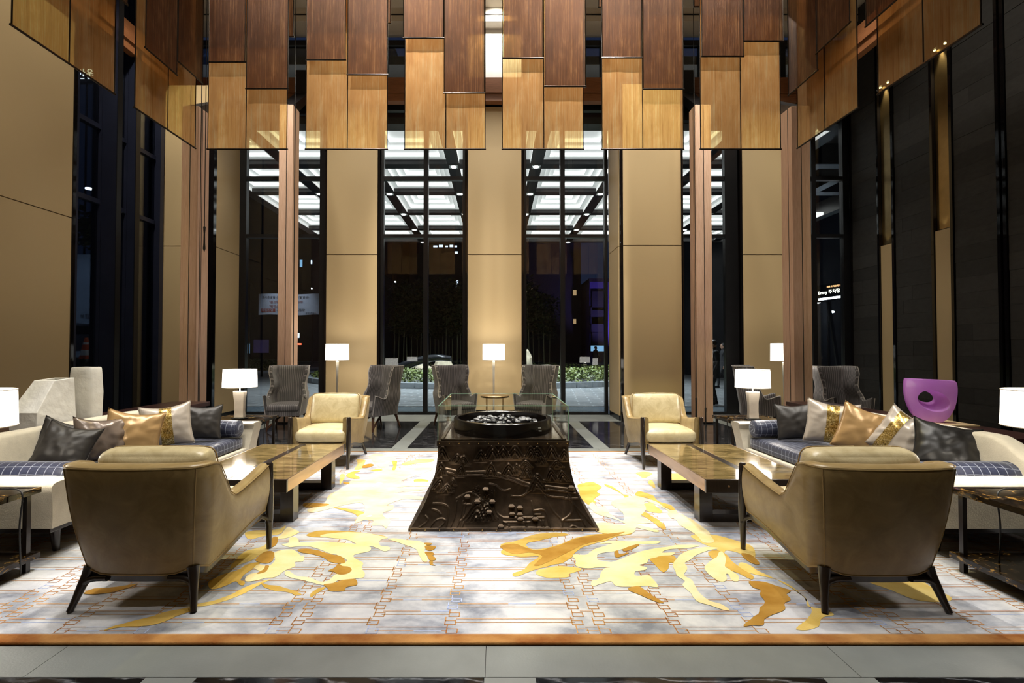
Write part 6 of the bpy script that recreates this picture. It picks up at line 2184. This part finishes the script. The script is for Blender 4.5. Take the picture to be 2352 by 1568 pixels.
for px, py, Y, lab in ((264, 763, 28, 'red tail light beyond the left window'), (688, 790, 45, 'red tail light beside the column below the banner'), (267, 767, 27, 'second red tail light just below the first')):
    p = P(px, py, Y)
    s = empty('tail_light', (p.x, p.y, p.z)); tag(s, lab, 'light')
    bx('lens', -0.16, 0.16, -0.03, 0.03, -0.07, 0.07, 'tail_red', s)
    MB().tube([(0, 0.04, -p.z - 0.01), (0, 0.04, -0.07)], 0.03, 6).build('post', 'black_metal', s)
sb = boxsign('notice_board', 600, 795, 26, 0.9, 0.8, 'dim purple grey notice board low outside the banner window')
bx('face', -0.42, 0.42, -0.01, 0.0, -0.36, 0.36, 'facade_purple', sb)
hg2 = empty('hedge', (*G(600, 850, 0), 0.0)); tag(hg2, 'dark hedge in front of the notice board below the banner', 'hedge')
def hp2(g): return np.array([g.uniform(-1.8, 1.4), g.uniform(-.5, .5), g.uniform(-0.02, 0.75)]), 1
tag(leaves(2600, hp2, 0.16, 'leaf_dark', 'foliage', hg2, 78), kind='stuff')
def street_tree(x, y, h, lab, seed):
    t = empty('street_tree', (x, y, 0)); tag(t, lab, 'tree')
    MB().tube([(0, 0, -0.02), (0.1, 0, h * .5), (0, .1, h * .85)], [0.14, 0.10, 0.04], 8).build('trunk', 'bamboo_culm', t, True)
    def tp(g):
        d = g.normal(size=3); d /= np.linalg.norm(d)
        return np.array([0, 0, h * .78]) + d * np.array([1.4, 1.1, 0.8]) * g.uniform(.35, 1.0), 1
    tag(leaves(900, tp, 0.24, 'leaf_green', 'crown', t, seed), kind='stuff')
p = P(240, 540, 17); street_tree(p.x, p.y, 7.4, 'street tree whose leaves show through the left window', 81)
pq = P(206, 727, 24)
text('shop_lettering', '보람종합', 0.27, (pq.x, pq.y, pq.z), (PI / 2, 0, 0), 'ink', None, 0.004)
tag(bpy.data.objects['shop_lettering'], 'dark Korean shop lettering above the parked car', 'lettering')
sw = bx('shop_fascia', pq.x - 2.6, pq.x + 2.4, pq.y + 0.02, pq.y + 0.3, TZ, pq.z + 3.2, 'shop_paint')
tag(sw, 'pale shop front behind the parked car', 'shop front')
spot('street_spot', (pq.x + 3, 18, 7), (pq.x, 24, 2.5), 2600, 80, 0.8, 0.3, (0.7, 0.8, 1.0))
spot('street_spot', (tc.location.x + 0.6, tc.location.y - 2, 6), (tc.location.x, tc.location.y, 0.3), 160, 60, 0.8, 0.3, (0.8, 0.88, 1.0))

# ---- people walking past outside (one continuous skinned body each)
def person(x, y, face, stride, lab, bag=False):
    J = {'pel': (0, 0, .93), 'sp': (0, 0, 1.15), 'ch': (0, 0, 1.36), 'nk': (0, .01, 1.49), 'hd': (0, .02, 1.58), 'ht': (0, .02, 1.70),
         'hl': (-.10, 0, .90), 'kl': (-.11, stride * .5 + .04, .50), 'al': (-.11, stride * .75 - .02, .09), 'tl': (-.12, stride * .75 + .14, .03),
         'hr': (.10, 0, .90), 'kr': (.11, -stride * .35 + .05, .50), 'ar': (.11, -stride * .8, .10), 'tr': (.12, -stride * .8 + .15, .03),
         'sl': (-.19, 0, 1.41), 'el': (-.25, -stride * .3, 1.14), 'wl': (-.24, -stride * .2 + .10, .90), 'fl': (-.24, -stride * .2 + .13, .80),
         'sr': (.19, 0, 1.41), 'er': (.25, stride * .2, 1.14), 'wr': (.24, stride * .35 + .10, .90), 'fr': (.24, stride * .35 + .13, .80)}
    rad = {'pel': .15, 'sp': .14, 'ch': .16, 'nk': .055, 'hd': .088, 'ht': .075, 'hl': .095, 'kl': .06, 'al': .042, 'tl': .035, 'hr': .095, 'kr': .06, 'ar': .042, 'tr': .035,
           'sl': .07, 'el': .048, 'wl': .032, 'fl': .03, 'sr': .07, 'er': .048, 'wr': .032, 'fr': .03}
    E = [('pel', 'sp'), ('sp', 'ch'), ('ch', 'nk'), ('nk', 'hd'), ('hd', 'ht'), ('pel', 'hl'), ('hl', 'kl'), ('kl', 'al'), ('al', 'tl'), ('pel', 'hr'), ('hr', 'kr'), ('kr', 'ar'), ('ar', 'tr'),
         ('ch', 'sl'), ('sl', 'el'), ('el', 'wl'), ('wl', 'fl'), ('ch', 'sr'), ('sr', 'er'), ('er', 'wr'), ('wr', 'fr')]
    K = list(J)
    root = empty('person', (x, y, -0.02), face); tag(root, lab, 'person')
    me = bpy.data.meshes.new('body')
    me.from_pydata([J[k] for k in K], [(K.index(a), K.index(b)) for a, b in E], [])
    o = link('body', me, root)
    md = o.modifiers.new('skin', 'SKIN')
    for i, k in enumerate(K):
        me.skin_vertices[0].data[i].radius = (rad[k], rad[k])
    me.skin_vertices[0].data[0].use_root = True
    s = o.modifiers.new('sub', 'SUBSURF'); s.levels = 2; s.render_levels = 2
    me.materials.append(MATS['cloth_black'])
    md.use_smooth_shade = True
    rows = []
    for z, r in ((1.50, .05), (1.53, .075), (1.58, .092), (1.64, .095), (1.70, .08), (1.735, .03)):
        rows.append([(r * .86 * math.cos(2 * PI * j / 16), .025 + r * math.sin(2 * PI * j / 16), z) for j in range(16)])
    hd = MB().loft(rows).build('head', 'skin', root, True, angle=0)
    MB().tube([(0, .115, 1.625), (0, .135, 1.595), (0, .118, 1.585)], [.010, .014, .008], 6).build('nose', 'skin', hd, True)
    for q in (-1, 1):
        MB().lathe([(0.001, -.012), (.012, 0), (0.001, .012)], 8, (q * .033, .112, 1.625)).build('eye', 'hair', hd)
        MB().tube([(q * .082, .03, 1.60), (q * .088, .02, 1.63)], [.012, .016], 6).build('ear', 'skin', hd, True)
    rows = []
    for z, r in ((1.60, .094), (1.66, .102), (1.71, .09), (1.75, .035)):
        rows.append([(r * .9 * math.cos(2 * PI * j / 16), .005 + r * math.sin(2 * PI * j / 16) * .92, z) for j in range(16)])
    MB().loft(rows).build('hair', 'hair', root, True, angle=0)
    # coat over the trunk, open below the hips
    rows = []
    for z, a, b in ((.72, .20, .15), (.95, .19, .14), (1.15, .175, .13), (1.35, .205, .14), (1.45, .15, .11), (1.50, .07, .07)):
        rows.append([(a * math.cos(2 * PI * j / 18), b * math.sin(2 * PI * j / 18), z) for j in range(18)])
    MB().loft(rows).build('coat', 'cloth_grey', root, True, angle=60)
    for s_, kx in (('l', -1), ('r', 1)):
        w, f = Vector(J['w' + s_]), Vector(J['f' + s_])
        h = MB().tube([w, lerp(w, f, .6), f], [.026, .034, .030], 8, squash=.55).build('hand', 'skin', root, True)
        for q in range(4):
            st = f + Vector((0, -.027 + .018 * q, 0.0))
            MB().tube([st, st + Vector((0, .008, -.035)), st + Vector((-kx * .008, .012, -.06 + abs(q - 1.4) * .006))], [.008, .008, .006], 6).build('finger', 'skin', h, True)
        st = w + Vector((0, .025, -.03))
        MB().tube([st, st + Vector((-kx * .01, .025, -.03)), st + Vector((-kx * .014, .03, -.055))], [.010, .009, .007], 6).build('thumb', 'skin', h, True)
    for s_ in 'lr':
        a = Vector(J['a' + s_]); t = Vector(J['t' + s_])
        MB().rbox(((a.x + t.x) / 2, (a.y + t.y) / 2 + .01, a.z * .55), (.09, .27, .09), .035, 4).build('shoe', 'black_gloss', root, True, angle=0)
g1 = G(1663, 891, -0.02)
person(g1[0], g1[1], R(80), .34, 'person in a dark coat walking past beyond the timber column')
g2 = G(1641, 930, -0.02)
person(g2[0], g2[1], R(80), .10, 'person in a dark coat nearest the glass, almost hidden by the timber column')
g3 = G(1368, 853, -0.02)
person(g3[0], g3[1], R(-70), .22, 'distant dark figure walking below the purple building')
